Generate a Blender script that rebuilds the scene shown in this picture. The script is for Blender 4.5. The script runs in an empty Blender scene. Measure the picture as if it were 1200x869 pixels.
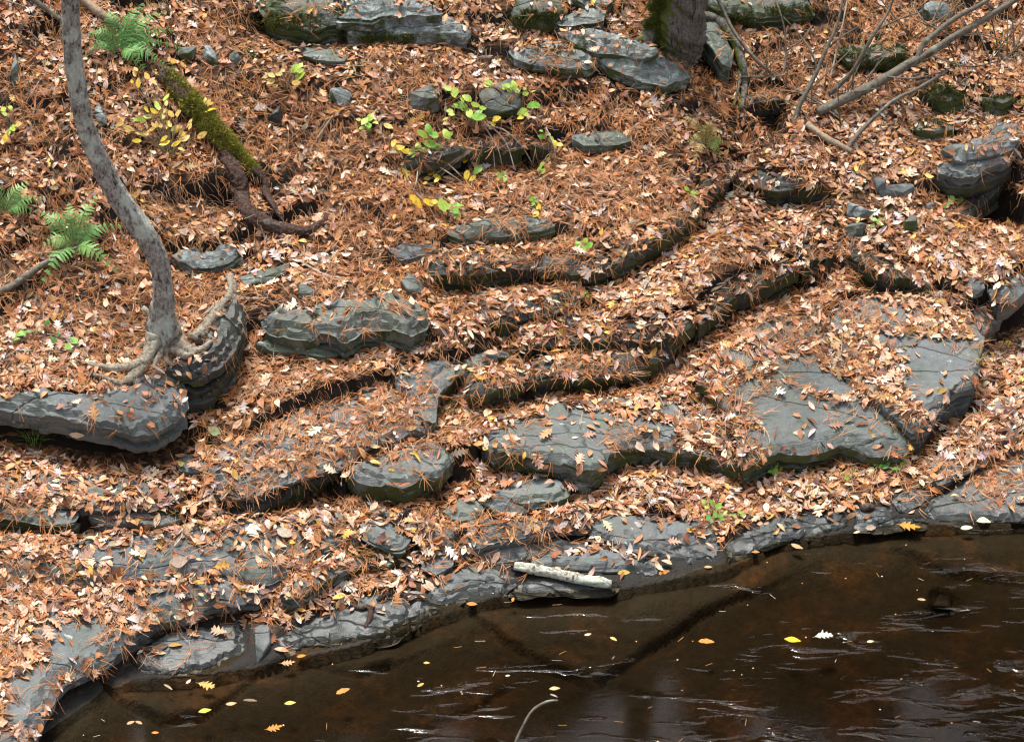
import bpy, math, random
import numpy as np
from mathutils import Vector, Matrix
from mathutils.bvhtree import BVHTree
from mathutils.geometry import delaunay_2d_cdt

rng = np.random.default_rng(11)
random.seed(11)
scene = bpy.context.scene
COL = scene.collection

# ------------------------------------------------------------------ camera
DEP = math.radians(35.0)
FPX = 2823.0                                   # focal length in photograph pixels (1200 wide)
TGT = np.array([0.0, 0.0, 0.35])
FWD = np.array([0, math.cos(DEP), -math.sin(DEP)])
UPV = np.array([0, math.sin(DEP), math.cos(DEP)])
RGT = np.array([1.0, 0, 0])
CAM = TGT - 13.0 * FWD
cam_d = bpy.data.cameras.new('camera')
cam_d.sensor_fit = 'HORIZONTAL'; cam_d.sensor_width = 36.0
cam_d.lens = 36.0 * FPX / 1200.0
cam_d.clip_end = 400.0
cam = bpy.data.objects.new('camera', cam_d); COL.objects.link(cam)
cam.location = CAM
cam.rotation_euler = (math.radians(90) - DEP, 0, 0)
scene.camera = cam

# ------------------------------------------------------------------ sky, sun, exposure
SUN_EL, SUN_AZ = math.radians(66), math.radians(-18)      # azimuth clockwise from +Y
w = bpy.data.worlds.new('World'); scene.world = w; w.use_nodes = True
nt = w.node_tree; nt.nodes.clear()
sky = nt.nodes.new('ShaderNodeTexSky'); sky.sky_type = 'NISHITA'; sky.sun_disc = False
sky.sun_elevation = SUN_EL; sky.sun_rotation = SUN_AZ
sky.air_density = 1.0; sky.dust_density = 4.0; sky.ozone_density = 1.0
hs = nt.nodes.new('ShaderNodeHueSaturation'); hs.inputs['Saturation'].default_value = 0.30
bg = nt.nodes.new('ShaderNodeBackground'); bg.inputs['Strength'].default_value = 0.08
wo = nt.nodes.new('ShaderNodeOutputWorld')
nt.links.new(sky.outputs[0], hs.inputs['Color']); nt.links.new(hs.outputs[0], bg.inputs['Color'])
nt.links.new(bg.outputs[0], wo.inputs['Surface'])
sun_d = bpy.data.lights.new('sun', 'SUN'); sun_d.energy = 1.5; sun_d.angle = math.radians(12)
sun_d.color = (1.0, 0.96, 0.90)
sun = bpy.data.objects.new('sun', sun_d); COL.objects.link(sun)
sd = Vector((math.sin(SUN_AZ) * math.cos(SUN_EL), math.cos(SUN_AZ) * math.cos(SUN_EL), math.sin(SUN_EL)))
sun.rotation_euler = sd.to_track_quat('Z', 'Y').to_euler()
sun.location = (0, -4, 9)
vs = scene.view_settings
vs.view_transform = 'Standard'; vs.look = 'None'; vs.exposure = 1.75; vs.gamma = 1.0
try: vs.use_curve_mapping = False
except Exception: pass
scene.cycles.use_denoising = True
try: scene.cycles.denoising_input_passes = 'RGB_ALBEDO_NORMAL'
except Exception: pass
scene.cycles.max_bounces = 4; scene.cycles.diffuse_bounces = 2; scene.cycles.glossy_bounces = 2
scene.cycles.transparent_max_bounces = 8
scene.cycles.sample_clamp_indirect = 4.0
scene.cycles.pixel_filter_type = 'BLACKMAN_HARRIS'; scene.cycles.filter_width = 1.2

# ------------------------------------------------------------------ maths helpers
def _hash(ix, iy, seed):
    n = (ix.astype(np.int64) * 374761393 + iy.astype(np.int64) * 668265263 + seed * 974711 + 1013904223) & 0x7fffffff
    n = ((n ^ (n >> 13)) * 1274126177) & 0x7fffffff
    n = (n ^ (n >> 16)) & 0x7fffffff
    return n / 2147483647.0
def vnoise(x, y, seed=0):
    x = np.asarray(x, float); y = np.asarray(y, float)
    ix = np.floor(x); iy = np.floor(y); fx = x - ix; fy = y - iy
    fx = fx * fx * fx * (fx * (fx * 6 - 15) + 10); fy = fy * fy * fy * (fy * (fy * 6 - 15) + 10)
    a = _hash(ix, iy, seed); b = _hash(ix + 1, iy, seed); c = _hash(ix, iy + 1, seed); d = _hash(ix + 1, iy + 1, seed)
    return (a + (b - a) * fx) * (1 - fy) + (c + (d - c) * fx) * fy
def fbm(x, y, seed=0, octv=3):
    s = 0.0; a = 1.0; t = 0.0; f = 1.0
    for k in range(octv):
        s = s + a * (vnoise(np.asarray(x) * f, np.asarray(y) * f, seed + k * 31) * 2 - 1); t += a; a *= 0.5; f *= 2.03
    return s / t
def sstep(a, b, x):
    t = np.clip((x - a) / (b - a), 0, 1); return t * t * (3 - 2 * t)
def ray(u, v):
    return FWD + (u - 600.0) / FPX * RGT - (v - 434.5) / FPX * UPV
def on_z(u, v, z=0.0):
    d = ray(u, v); t = (z - CAM[2]) / d[2]; return CAM + t * d
def on_y(u, v, y):
    d = ray(u, v); t = (y - CAM[1]) / d[1]; return CAM + t * d
def project(p):
    p = np.asarray(p, float) - CAM
    dz = p @ FWD
    return 600 + FPX * (p @ RGT) / dz, 434.5 - FPX * (p @ UPV) / dz

# ------------------------------------------------------------------ base terrain (grid, one sheet)
def axis(a, b, step, far, n):
    core = np.arange(a, b + step / 2, step)
    g = np.linspace(0, 1, n + 1)[1:] ** 2.2
    lo = a - step - (a - step + far) * 0 - g * (far + a) if False else a - g * (far - abs(a)) - step
    hi = b + g * (far - abs(b)) + step
    return np.concatenate([lo[::-1], core, hi])
XS = axis(-3.7, 3.7, 0.0165, 34, 26)
YS = axis(-3.1, 3.6, 0.0165, 34, 26)
GX, GY = np.meshgrid(XS, YS)

WL = [(-140, 950), (60, 856), (150, 800), (300, 784), (420, 757), (490, 728), (600, 696), (740, 690), (850, 668), (910, 636), (1060, 617), (1200, 612), (1340, 610)]
wlp = np.array([on_z(u, v, 0) for u, v in WL])
def y_water(x): 
    y = np.interp(x, wlp[:, 0], wlp[:, 1])
    return y
S1, S2 = 0.33, 0.52
BRK = [(-140, 470), (0, 455), (200, 420), (300, 345), (420, 330), (560, 300), (700, 260), (850, 195), (1000, 170), (1200, 130), (1340, 110)]
brp = []
for u, v in BRK:                                # meet the gentle lower slope
    d = ray(u, v); t = 12.0
    for it in range(40):
        p = CAM + t * d; zt = S1 * (p[1] - y_water(p[0])); t = t + (p[2] - zt) / (-d[2] + S1 * d[1])
    brp.append(CAM + t * d)
brp = np.array(brp)
def y_break(x): return np.interp(x, brp[:, 0], brp[:, 1])
yw = y_water(GX); yb = y_break(GX)
T = GY - yw; TB = yb - yw
up = np.maximum(T - TB, 0)
Z = np.where(T >= 0, S1 * np.minimum(T, TB) + S2 * (np.sqrt(up * up + 0.04) - 0.2), 0)
bed = np.where(T < 0, np.maximum(0.32 * T, -0.10 + 0.10 * (T + 0.31)), 0)
bed = np.where(T < -0.31, -0.10 + 0.10 * (T + 0.31), bed)
bed = np.maximum(bed, -0.55)
far_bank = np.maximum(-9.0 - GY, 0) * 0.35
Z = Z + bed + far_bank
land = sstep(-0.1, 0.25, T)
bank = sstep(0.0, 0.6, up)
Z += land * (0.020 * fbm(GX * 2.1, GY * 2.1, 3) + 0.008 * fbm(GX * 8, GY * 8, 5, 2)) + bank * (0.06 * fbm(GX * 1.7 + 9, GY * 1.9, 7) + 0.034 * fbm(GX * 5, GY * 6, 8, 2) + 0.012 * fbm(GX * 17, GY * 19, 9, 2))
Z += (1 - land) * (0.014 * fbm(GX * 2.0, GY * 3.1, 23) + 0.004 * fbm(GX * 14, GY * 14, 24, 2))
q_ = Z / 0.17 + 1.3 * fbm(GX * 1.3, GY * 1.1, 811, 4); fq = q_ - np.floor(q_)
Z += bank * np.where(np.abs(GX) < 6, 1, 0) * 0.075 * (sstep(0.72, 0.98, fq) - fq) * (0.35 + 0.65 * sstep(.35, .6, vnoise(GX * 1.4, GY * 1.4, 812)))
# cracks and low steps in the submerged bed
def seg_dist(px, py, P):
    best = np.full(px.shape, 1e9); side = np.zeros(px.shape)
    for a, b in zip(P[:-1], P[1:]):
        d = b - a; l2 = d @ d
        t = np.clip(((px - a[0]) * d[0] + (py - a[1]) * d[1]) / l2, 0, 1)
        qx = px - (a[0] + t * d[0]); qy = py - (a[1] + t * d[1])
        r = np.hypot(qx, qy); m = r < best
        best = np.where(m, r, best); side = np.where(m, np.sign(d[0] * qy - d[1] * qx), side)
    return best, side
BEDCR = [([(528, 708), (560, 730), (612, 756), (690, 790)], .05, .03), ([(705, 785), (740, 768), (775, 745), (830, 715), (880, 694)], .06, .04),
         ([(112, 808), (140, 826), (190, 845), (240, 838), (300, 800), (345, 783), (420, 790), (455, 778)], .06, .035), ([(520, 830), (560, 815), (590, 795)], .04, .02),
         ([(400, 785), (448, 781), (490, 752)], .03, .02), ([(880, 655), (980, 645), (1060, 650), (1110, 668), (1190, 676)], .05, .03), ([(620, 770), (660, 775), (706, 787), (760, 800)], .04, .02)]
for px, h, gr in BEDCR:
    P = np.array([on_z(u, v, -0.08)[:2] for u, v in px])
    m = (GX > P[:, 0].min() - .6) & (GX < P[:, 0].max() + .6) & (GY > P[:, 1].min() - .6) & (GY < P[:, 1].max() + .6)
    jx = GX[m] + 0.012 * fbm(GX[m] * 9, GY[m] * 9, 91); jy = GY[m] + 0.012 * fbm(GX[m] * 9, GY[m] * 9, 92)
    dd, sg = seg_dist(jx, jy, P)
    Z[m] += -gr * np.exp(-(dd / 0.014) ** 2) - h * 0.5 * np.exp(-dd / 0.25) * (sg < 0)

def zat(x, y):
    i = np.clip(np.searchsorted(XS, x) - 1, 0, len(XS) - 2); j = np.clip(np.searchsorted(YS, y) - 1, 0, len(YS) - 2)
    fx = np.clip((x - XS[i]) / (XS[i + 1] - XS[i]), 0, 1); fy = np.clip((y - YS[j]) / (YS[j + 1] - YS[j]), 0, 1)
    return (Z[j, i] * (1 - fx) + Z[j, i + 1] * fx) * (1 - fy) + (Z[j + 1, i] * (1 - fx) + Z[j + 1, i + 1] * fx) * fy
TS = np.arange(8.5, 24, 0.02)
def on_ground(u, v, off=0.0):
    d = ray(u, v)
    P = CAM[None, :] + TS[:, None] * d[None, :]
    g = P[:, 2] - (zat(P[:, 0], P[:, 1]) + off)
    k = np.argmax(g < 0)
    if g[k] >= 0: k = len(TS) - 1
    if k == 0: k = 1
    a, b = TS[k - 1], TS[k]; ga, gb = g[k - 1], g[k]
    t = a + (b - a) * (ga / (ga - gb) if ga != gb else 0)
    return CAM + t * d

# ------------------------------------------------------------------ object helpers
def link(name, me, mat=None, parent=None, label=None, cat=None, group=None, kind=None):
    o = bpy.data.objects.new(name, me); COL.objects.link(o)
    if mat is not None and me is not None and len(me.materials) == 0: me.materials.append(mat)
    if parent is not None: o.parent = parent
    tag(o, label, cat, group, kind); return o
def tag(o, label=None, cat=None, group=None, kind=None):
    if label: o['label'] = label
    if cat: o['category'] = cat
    if group: o['group'] = group
    if kind or cat: o['kind'] = kind or 'thing'
def empty(name, loc, label, cat, group=None):
    o = bpy.data.objects.new(name, None); COL.objects.link(o); o.location = Vector(loc); o.empty_display_size = 0.05
    tag(o, label, cat, group)
    WORLD[o.name] = Vector(loc); return o
WORLD = {}
def adopt(parent, name, me, mat, label=None, kind=None):        # mesh in world coordinates -> child of an unrotated Empty
    o = link(name, me, mat, None, label, None, None, kind)
    o.parent = parent; o.location = -WORLD[parent.name]; return o
def mesh(name, V, F, smooth=False, col=None):
    me = bpy.data.meshes.new(name)
    V = np.asarray(V, float)
    if isinstance(F, np.ndarray) and F.ndim == 2:
        n, k = F.shape
        me.vertices.add(len(V)); me.vertices.foreach_set('co', V.astype(np.float32).ravel())
        me.loops.add(n * k); me.loops.foreach_set('vertex_index', F.astype(np.int32).ravel())
        me.polygons.add(n); me.polygons.foreach_set('loop_start', (np.arange(n) * k).astype(np.int32))
        me.polygons.foreach_set('loop_total', np.full(n, k, np.int32))
        me.update(calc_edges=True); me.validate()
    else:
        me.from_pydata([tuple(p) for p in V], [], [tuple(int(i) for i in f) for f in F]); me.update()
    if smooth: me.polygons.foreach_set('use_smooth', np.ones(len(me.polygons), bool))
    if col is not None:
        a = me.color_attributes.new('col', 'FLOAT_COLOR', 'POINT')
        c = np.ones((len(V), 4), np.float32); c[:, :3] = col; a.data.foreach_set('color', c.ravel())
    return me

# ------------------------------------------------------------------ materials
def newmat(name):
    m = bpy.data.materials.new(name); m.use_nodes = True
    return m, m.node_tree, m.node_tree.nodes['Principled BSDF']
def N(nt, t, **kw):
    n = nt.nodes.new(t)
    for k, v in kw.items():
        if k in n.inputs: n.inputs[k].default_value = v
        else: setattr(n, k, v)
    return n
def noise_n(nt, vec, scale, detail=4, rough=0.55, dist=0.0):
    n = N(nt, 'ShaderNodeTexNoise'); n.inputs['Scale'].default_value = scale; n.inputs['Detail'].default_value = detail
    n.inputs['Roughness'].default_value = rough; n.inputs['Distortion'].default_value = dist
    if vec is not None: nt.links.new(vec, n.inputs['Vector'])
    return n.outputs['Fac']
def ramp(nt, fac, stops):
    r = nt.nodes.new('ShaderNodeValToRGB'); e = r.color_ramp.elements
    while len(e) < len(stops): e.new(0.5)
    for k, (p, c) in enumerate(stops):
        e[k].position = p; e[k].color = (c, c, c, 1) if isinstance(c, (int, float)) else (*c, 1)
    nt.links.new(fac, r.inputs['Fac']); return r.outputs['Color']
def mixc(nt, fac, a, b, mode='MIX'):
    m = nt.nodes.new('ShaderNodeMix'); m.data_type = 'RGBA'; m.blend_type = mode
    for sock, val in ((m.inputs[0], fac), (m.inputs[6], a), (m.inputs[7], b)):
        if isinstance(val, (int, float)): sock.default_value = val
        elif isinstance(val, tuple): sock.default_value = (*val, 1)
        else: nt.links.new(val, sock)
    return m.outputs[2]
def math_n(nt, op, a, b=None, c=None):
    m = nt.nodes.new('ShaderNodeMath'); m.operation = op
    for k, v in enumerate((a, b, c)):
        if v is None: continue
        if isinstance(v, (int, float)): m.inputs[k].default_value = v
        else: nt.links.new(v, m.inputs[k])
    return m.outputs[0]
def bump(nt, bsdf, h, strength, dist, prev=None):
    b = nt.nodes.new('ShaderNodeBump'); b.inputs['Strength'].default_value = strength; b.inputs['Distance'].default_value = dist
    nt.links.new(h, b.inputs['Height'])
    if prev is not None: nt.links.new(prev, b.inputs['Normal'])
    nt.links.new(b.outputs[0], bsdf.inputs['Normal']); return b.outputs[0]

def rock_mat(name, c1, c2, lichen=0.0, lcol=(0.36, 0.42, 0.40), moss=0.0, algae=0.25, rough=0.62):
    m, nt, b = newmat(name)
    geo = N(nt, 'ShaderNodeNewGeometry'); pos = geo.outputs['Position']
    sep = N(nt, 'ShaderNodeSeparateXYZ'); nt.links.new(geo.outputs['Normal'], sep.inputs[0]); nz = sep.outputs['Z']
    sp = N(nt, 'ShaderNodeSeparateXYZ'); nt.links.new(pos, sp.inputs[0]); pz = sp.outputs['Z']
    n1 = noise_n(nt, pos, 3.5, 6, 0.62, 0.4); n2 = noise_n(nt, pos, 26, 5, 0.65); n3 = noise_n(nt, pos, 120, 3, 0.6)
    col = mixc(nt, ramp(nt, n1, [(0.32, 0.0), (0.68, 1.0)]), c1, c2)
    col = mixc(nt, math_n(nt, 'MULTIPLY', ramp(nt, n2, [(0.35, 0.0), (0.7, 1.0)]), 0.45), col, tuple(x * 1.6 for x in c2))
    col = mixc(nt, ramp(nt, n3, [(0.3, 0.35), (0.5, 0.0)]), col, tuple(x * 0.5 for x in c1))
    na = noise_n(nt, pos, 6.5, 4, 0.6)
    col = mixc(nt, math_n(nt, 'MULTIPLY', ramp(nt, na, [(0.45, 0.0), (0.66, 1.0)]), algae), col, (0.085, 0.115, 0.065))
    if lichen > 0:
        nl = noise_n(nt, pos, 17, 6, 0.7, 0.6)
        t0 = 0.66 - 0.26 * lichen
        col = mixc(nt, ramp(nt, nl, [(t0, 0.0), (t0 + 0.05, 0.85)]), col, lcol)
    nst = noise_n(nt, pos, 2.3, 5, 0.6, 0.8)
    col = mixc(nt, math_n(nt, 'MULTIPLY', ramp(nt, nst, [(0.52, 0.0), (0.70, 1.0)]), 0.45), col, (0.085, 0.068, 0.050))
    col = mixc(nt, math_n(nt, 'MULTIPLY', ramp(nt, nst, [(0.30, 1.0), (0.44, 0.0)]), 0.35), col, tuple(x * 1.7 for x in c2))
    # thin pale flecks
    nf = noise_n(nt, pos, 55, 2, 0.5)
    col = mixc(nt, ramp(nt, nf, [(0.70, 0.0), (0.74, 0.6)]), col, (0.34, 0.35, 0.33))
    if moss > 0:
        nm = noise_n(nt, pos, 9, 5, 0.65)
        k = math_n(nt, 'ADD', nm, math_n(nt, 'MULTIPLY', math_n(nt, 'SUBTRACT', 0.5, nz), 0.18))  # dark moss, weighted to steep faces; also paints in part of their shade
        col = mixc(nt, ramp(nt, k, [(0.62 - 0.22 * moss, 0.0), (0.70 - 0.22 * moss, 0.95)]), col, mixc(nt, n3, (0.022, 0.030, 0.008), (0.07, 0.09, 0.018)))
    # wet margin at the stream
    wz = math_n(nt, 'ADD', pz, math_n(nt, 'MULTIPLY', n1, -0.05))
    wet = ramp(nt, math_n(nt, 'ADD', math_n(nt, 'MULTIPLY', wz, 4.0), 0.5), [(0.52, 1.0), (0.62, 0.0)])
    col = mixc(nt, math_n(nt, 'MULTIPLY', wet, 0.72), col, (0.018, 0.019, 0.018))
    vr = N(nt, 'ShaderNodeTexVoronoi'); vr.feature = 'DISTANCE_TO_EDGE'; vr.inputs['Scale'].default_value = 1.0
    wv = N(nt, 'ShaderNodeVectorMath'); wv.operation = 'ADD'
    nv = N(nt, 'ShaderNodeTexNoise'); nv.inputs['Scale'].default_value = 7.0; nt.links.new(pos, nv.inputs['Vector'])
    sc = N(nt, 'ShaderNodeVectorMath'); sc.operation = 'SCALE'; sc.inputs['Scale'].default_value = 0.16; nt.links.new(nv.outputs['Color'], sc.inputs[0])
    jm = N(nt, 'ShaderNodeMapping'); jm.inputs['Rotation'].default_value = (0, 0, 0.45); jm.inputs['Scale'].default_value = (1.1, 3.6, 1.0); nt.links.new(pos, jm.inputs[0]); nt.links.new(jm.outputs[0], wv.inputs[0]); nt.links.new(sc.outputs[0], wv.inputs[1]); nt.links.new(wv.outputs[0], vr.inputs['Vector'])
    col = mixc(nt, ramp(nt, vr.outputs['Distance'], [(0.0, 0.6), (0.010, 0.0)]), col, (0.014, 0.014, 0.013))
    nt.links.new(col, b.inputs['Base Color'])
    nt.links.new(math_n(nt, 'MULTIPLY_ADD', wet, 0.42 - rough, rough), b.inputs['Roughness'])
    b.inputs['Specular IOR Level'].default_value = 0.35
    # strata: fine layers stacked in height, seen on the broken faces
    cv = N(nt, 'ShaderNodeCombineXYZ')
    nt.links.new(math_n(nt, 'MULTIPLY', sp.outputs['X'], 3.0), cv.inputs[0]); nt.links.new(math_n(nt, 'MULTIPLY', sp.outputs['Y'], 3.0), cv.inputs[1]); nt.links.new(math_n(nt, 'MULTIPLY', pz, 90.0), cv.inputs[2])
    ns = noise_n(nt, cv.outputs[0], 1.0, 3, 0.6, 0.5)
    p1 = bump(nt, b, ns, 0.55, 0.010)
    p2 = bump(nt, b, ramp(nt, vr.outputs['Distance'], [(0.0, 0.0), (0.014, 1.0)]), 0.8, 0.008, p1)
    bump(nt, b, math_n(nt, 'ADD', n2, math_n(nt, 'MULTIPLY', n3, 0.4)), 0.5, 0.006, p2)
    return m
M = {}
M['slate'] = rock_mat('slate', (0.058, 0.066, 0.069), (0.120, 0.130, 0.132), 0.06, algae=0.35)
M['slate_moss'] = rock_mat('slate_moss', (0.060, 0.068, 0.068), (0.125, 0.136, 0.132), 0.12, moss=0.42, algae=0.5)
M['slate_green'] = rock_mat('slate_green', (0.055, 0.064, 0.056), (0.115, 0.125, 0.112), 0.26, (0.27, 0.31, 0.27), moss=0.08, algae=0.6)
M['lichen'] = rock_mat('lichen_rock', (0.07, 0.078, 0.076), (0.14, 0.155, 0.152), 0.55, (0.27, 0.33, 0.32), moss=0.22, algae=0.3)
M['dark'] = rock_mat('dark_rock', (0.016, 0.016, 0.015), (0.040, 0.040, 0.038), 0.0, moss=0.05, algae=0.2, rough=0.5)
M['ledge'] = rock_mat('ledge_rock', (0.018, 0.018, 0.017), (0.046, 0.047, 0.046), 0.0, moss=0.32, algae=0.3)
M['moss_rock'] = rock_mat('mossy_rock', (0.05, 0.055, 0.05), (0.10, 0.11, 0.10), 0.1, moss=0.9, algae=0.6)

def ground_mat():
    m, nt, b = newmat('forest_floor')
    geo = N(nt, 'ShaderNodeNewGeometry'); pos = geo.outputs['Position']
    sep = N(nt, 'ShaderNodeSeparateXYZ'); nt.links.new(geo.outputs['True Normal'], sep.inputs[0]); nz = sep.outputs['Z']
    sp = N(nt, 'ShaderNodeSeparateXYZ'); nt.links.new(pos, sp.inputs[0]); pz = sp.outputs['Z']
    n1 = noise_n(nt, pos, 14, 5, 0.65); n2 = noise_n(nt, pos, 70, 4, 0.65)
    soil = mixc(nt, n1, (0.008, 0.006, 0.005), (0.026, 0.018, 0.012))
    v = N(nt, 'ShaderNodeTexVoronoi'); v.inputs['Scale'].default_value = 42; nt.links.new(pos, v.inputs['Vector'])
    sv = N(nt, 'ShaderNodeSeparateColor'); nt.links.new(v.outputs['Color'], sv.inputs[0])
    crumb = ramp(nt, sv.outputs[0], [(0.0, (0.022, 0.014, 0.009)), (0.4, (0.07, 0.034, 0.017)), (0.75, (0.14, 0.068, 0.034)), (1.0, (0.24, 0.14, 0.08))])
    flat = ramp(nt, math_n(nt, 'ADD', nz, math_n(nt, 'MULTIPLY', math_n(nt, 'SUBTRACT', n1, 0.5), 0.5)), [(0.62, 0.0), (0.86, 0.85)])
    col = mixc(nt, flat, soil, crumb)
    # streambed: brown silt over slate with rusty patches
    nb = noise_n(nt, pos, 3.2, 6, 0.65, 0.5); nb2 = noise_n(nt, pos, 22, 5, 0.7)
    bedc = mixc(nt, ramp(nt, nb, [(0.50, 0.0), (0.72, 1.0)]), (0.040, 0.035, 0.025), (0.13, 0.068, 0.028))
    bedc = mixc(nt, ramp(nt, nb2, [(0.35, 0.7), (0.6, 0.0)]), bedc, (0.022, 0.018, 0.012))
    inb = ramp(nt, math_n(nt, 'ADD', math_n(nt, 'MULTIPLY', pz, 6.0), 0.5), [(0.49, 1.0), (0.56, 0.0)])
    wetm = ramp(nt, math_n(nt, 'ADD', math_n(nt, 'MULTIPLY', math_n(nt, 'MULTIPLY_ADD', n1, -0.04, pz), 6.0), 0.5), [(0.52, 1.0), (0.68, 0.0)])
    col = mixc(nt, wetm, col, mixc(nt, n1, (0.010, 0.009, 0.008), (0.034, 0.030, 0.026)))
    col = mixc(nt, inb, col, bedc)
    nt.links.new(col, b.inputs['Base Color'])
    nt.links.new(math_n(nt, 'MULTIPLY_ADD', wetm, -0.25, 0.85), b.inputs['Roughness'])
    b.inputs['Specular IOR Level'].default_value = 0.15
    bump(nt, b, math_n(nt, 'ADD', n1, math_n(nt, 'MULTIPLY', n2, 0.5)), 0.8, 0.02)
    return m
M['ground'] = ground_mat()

def leaf_mat(name, from_attr, rough=0.6, trans=0.0):
    m, nt, b = newmat(name)
    if from_attr:
        a = N(nt, 'ShaderNodeAttribute'); a.attribute_name = 'col'; c = a.outputs['Color']
    else:
        a = N(nt, 'ShaderNodeObjectInfo'); c = a.outputs['Color']
    geo = N(nt, 'ShaderNodeNewGeometry')
    n1 = noise_n(nt, geo.outputs['Position'], 80, 2, 0.6)
    c2 = mixc(nt, ramp(nt, n1, [(0.38, 0.55), (0.60, 0.0)]), c, mixc(nt, 1.0, c, (0.62, 0.52, 0.42), 'MULTIPLY'))
    nt.links.new(c2, b.inputs['Base Color']); b.inputs['Roughness'].default_value = rough
    b.inputs['Specular IOR Level'].default_value = 0.3
    if trans > 0:
        out = nt.nodes['Material Output']; tr = N(nt, 'ShaderNodeBsdfTranslucent'); nt.links.new(c2, tr.inputs[0])
        mx = N(nt, 'ShaderNodeMixShader'); mx.inputs[0].default_value = trans
        nt.links.new(b.outputs[0], mx.inputs[1]); nt.links.new(tr.outputs[0], mx.inputs[2]); nt.links.new(mx.outputs[0], out.inputs['Surface'])
    return m
M['litter'] = leaf_mat('dry_leaf', True, 0.55)
M['leaf'] = leaf_mat('dry_leaf_single', False, 0.6, 0.12)
M['needle'] = leaf_mat('pine_needle', True, 0.5)
M['green'] = leaf_mat('living_leaf', False, 0.45, 0.25)
M['moss'] = leaf_mat('moss', True, 0.9)

def bark_mat(name, c1, c2, lcol, lich, moss=0.0, sx=26.0, sz=7.0, dist=0.012):
    m, nt, b = newmat(name)
    geo = N(nt, 'ShaderNodeNewGeometry'); tc = N(nt, 'ShaderNodeTexCoord')
    mp = N(nt, 'ShaderNodeMapping'); mp.inputs['Scale'].default_value = (sx, sx, sz); nt.links.new(geo.outputs['Position'], mp.inputs[0])
    n1 = noise_n(nt, mp.outputs[0], 1.0, 5, 0.65, 0.8); n2 = noise_n(nt, geo.outputs['Position'], 9, 5, 0.6, 0.4); n3 = noise_n(nt, geo.outputs['Position'], 60, 3, 0.6)
    col = mixc(nt, ramp(nt, n1, [(0.36, 0.0), (0.50, 1.0)]), c1, c2)
    col = mixc(nt, math_n(nt, 'MULTIPLY', ramp(nt, n3, [(0.40, 1.0), (0.56, 0.0)]), 0.45), col, c1)
    col = mixc(nt, ramp(nt, n2, [(0.62 - 0.2 * lich, 0.0), (0.70 - 0.2 * lich, 0.75)]), col, lcol)
    if moss > 0:
        sp = N(nt, 'ShaderNodeSeparateXYZ'); nt.links.new(geo.outputs['Normal'], sp.inputs[0])
        k = math_n(nt, 'ADD', n2, math_n(nt, 'MULTIPLY', sp.outputs['X'], -0.25))
        col = mixc(nt, ramp(nt, k, [(0.75 - 0.25 * moss, 0.0), (0.82 - 0.25 * moss, 0.95)]), col, mixc(nt, n3, (0.03, 0.045, 0.008), (0.12, 0.15, 0.02)))
    nt.links.new(col, b.inputs['Base Color']); b.inputs['Roughness'].default_value = 0.8
    b.inputs['Specular IOR Level'].default_value = 0.2
    p = bump(nt, b, n1, 0.9, dist); bump(nt, b, n3, 0.4, 0.004, p)
    return m
M['bark'] = bark_mat('grey_bark', (0.055, 0.050, 0.044), (0.42, 0.40, 0.37), (0.58, 0.64, 0.56), 0.62, sx=62, sz=20, dist=0.03)
M['root'] = bark_mat('pale_root', (0.075, 0.060, 0.045), (0.30, 0.26, 0.20), (0.38, 0.36, 0.29), 0.35, sx=55, sz=40, dist=0.010)
M['oldbark'] = bark_mat('dark_furrowed_bark', (0.035, 0.030, 0.024), (0.15, 0.14, 0.12), (0.22, 0.25, 0.22), 0.2, moss=0.75, sx=34, sz=9, dist=0.02)
M['logbark'] = bark_mat('reddish_bark', (0.014, 0.009, 0.007), (0.115, 0.068, 0.052), (0.17, 0.15, 0.13), 0.22, sx=75, sz=60, dist=0.02)
M['branch'] = bark_mat('branch_bark', (0.065, 0.055, 0.042), (0.16, 0.14, 0.11), (0.24, 0.26, 0.20), 0.25, sx=20, sz=20, dist=0.003)
M['deadwood'] = bark_mat('dead_wood', (0.14, 0.10, 0.065), (0.32, 0.25, 0.17), (0.36, 0.32, 0.25), 0.2, sx=24, sz=24, dist=0.003)
M['twig'] = bark_mat('pale_twig', (0.20, 0.16, 0.12), (0.38, 0.33, 0.27), (0.42, 0.40, 0.36), 0.3, sx=20, sz=20, dist=0.002)
M['birch'] = bark_mat('birch_bark', (0.06, 0.045, 0.03), (0.46, 0.46, 0.38), (0.55, 0.62, 0.52), 0.55, sx=40, sz=40, dist=0.006)
M['stem'] = bark_mat('thin_stem', (0.10, 0.07, 0.04), (0.24, 0.18, 0.11), (0.2, 0.2, 0.1), 0.1, sx=20, sz=20, dist=0.001)

# ------------------------------------------------------------------ rock slabs
SLABS = []          # geometry for ray casting: (V, F, cover)
def catmull(P, n):
    P = np.asarray(P, float); out = []
    Q = np.vstack([2 * P[0] - P[1], P, 2 * P[-1] - P[-2]])
    for i in range(1, len(Q) - 2):
        for k in range(n):
            t = k / n; t2 = t * t; t3 = t2 * t
            out.append(0.5 * ((2 * Q[i]) + (-Q[i - 1] + Q[i + 1]) * t + (2 * Q[i - 1] - 5 * Q[i] + 4 * Q[i + 1] - Q[i + 2]) * t2 + (-Q[i - 1] + 3 * Q[i] - 3 * Q[i + 1] + Q[i + 2]) * t3))
    out.append(P[-1]); return np.array(out)
def resample(P, step, closed):
    P = np.asarray(P, float)
    Q = np.vstack([P, P[:1]]) if closed else P
    d = np.r_[0, np.cumsum(np.linalg.norm(np.diff(Q[:, :2], axis=0), axis=1))]
    n = max(int(d[-1] / step), 6)
    s = np.linspace(0, d[-1], n + 1)
    R = np.stack([np.interp(s, d, Q[:, k]) for k in range(Q.shape[1])], 1)
    return R[:-1] if closed else R
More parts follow.
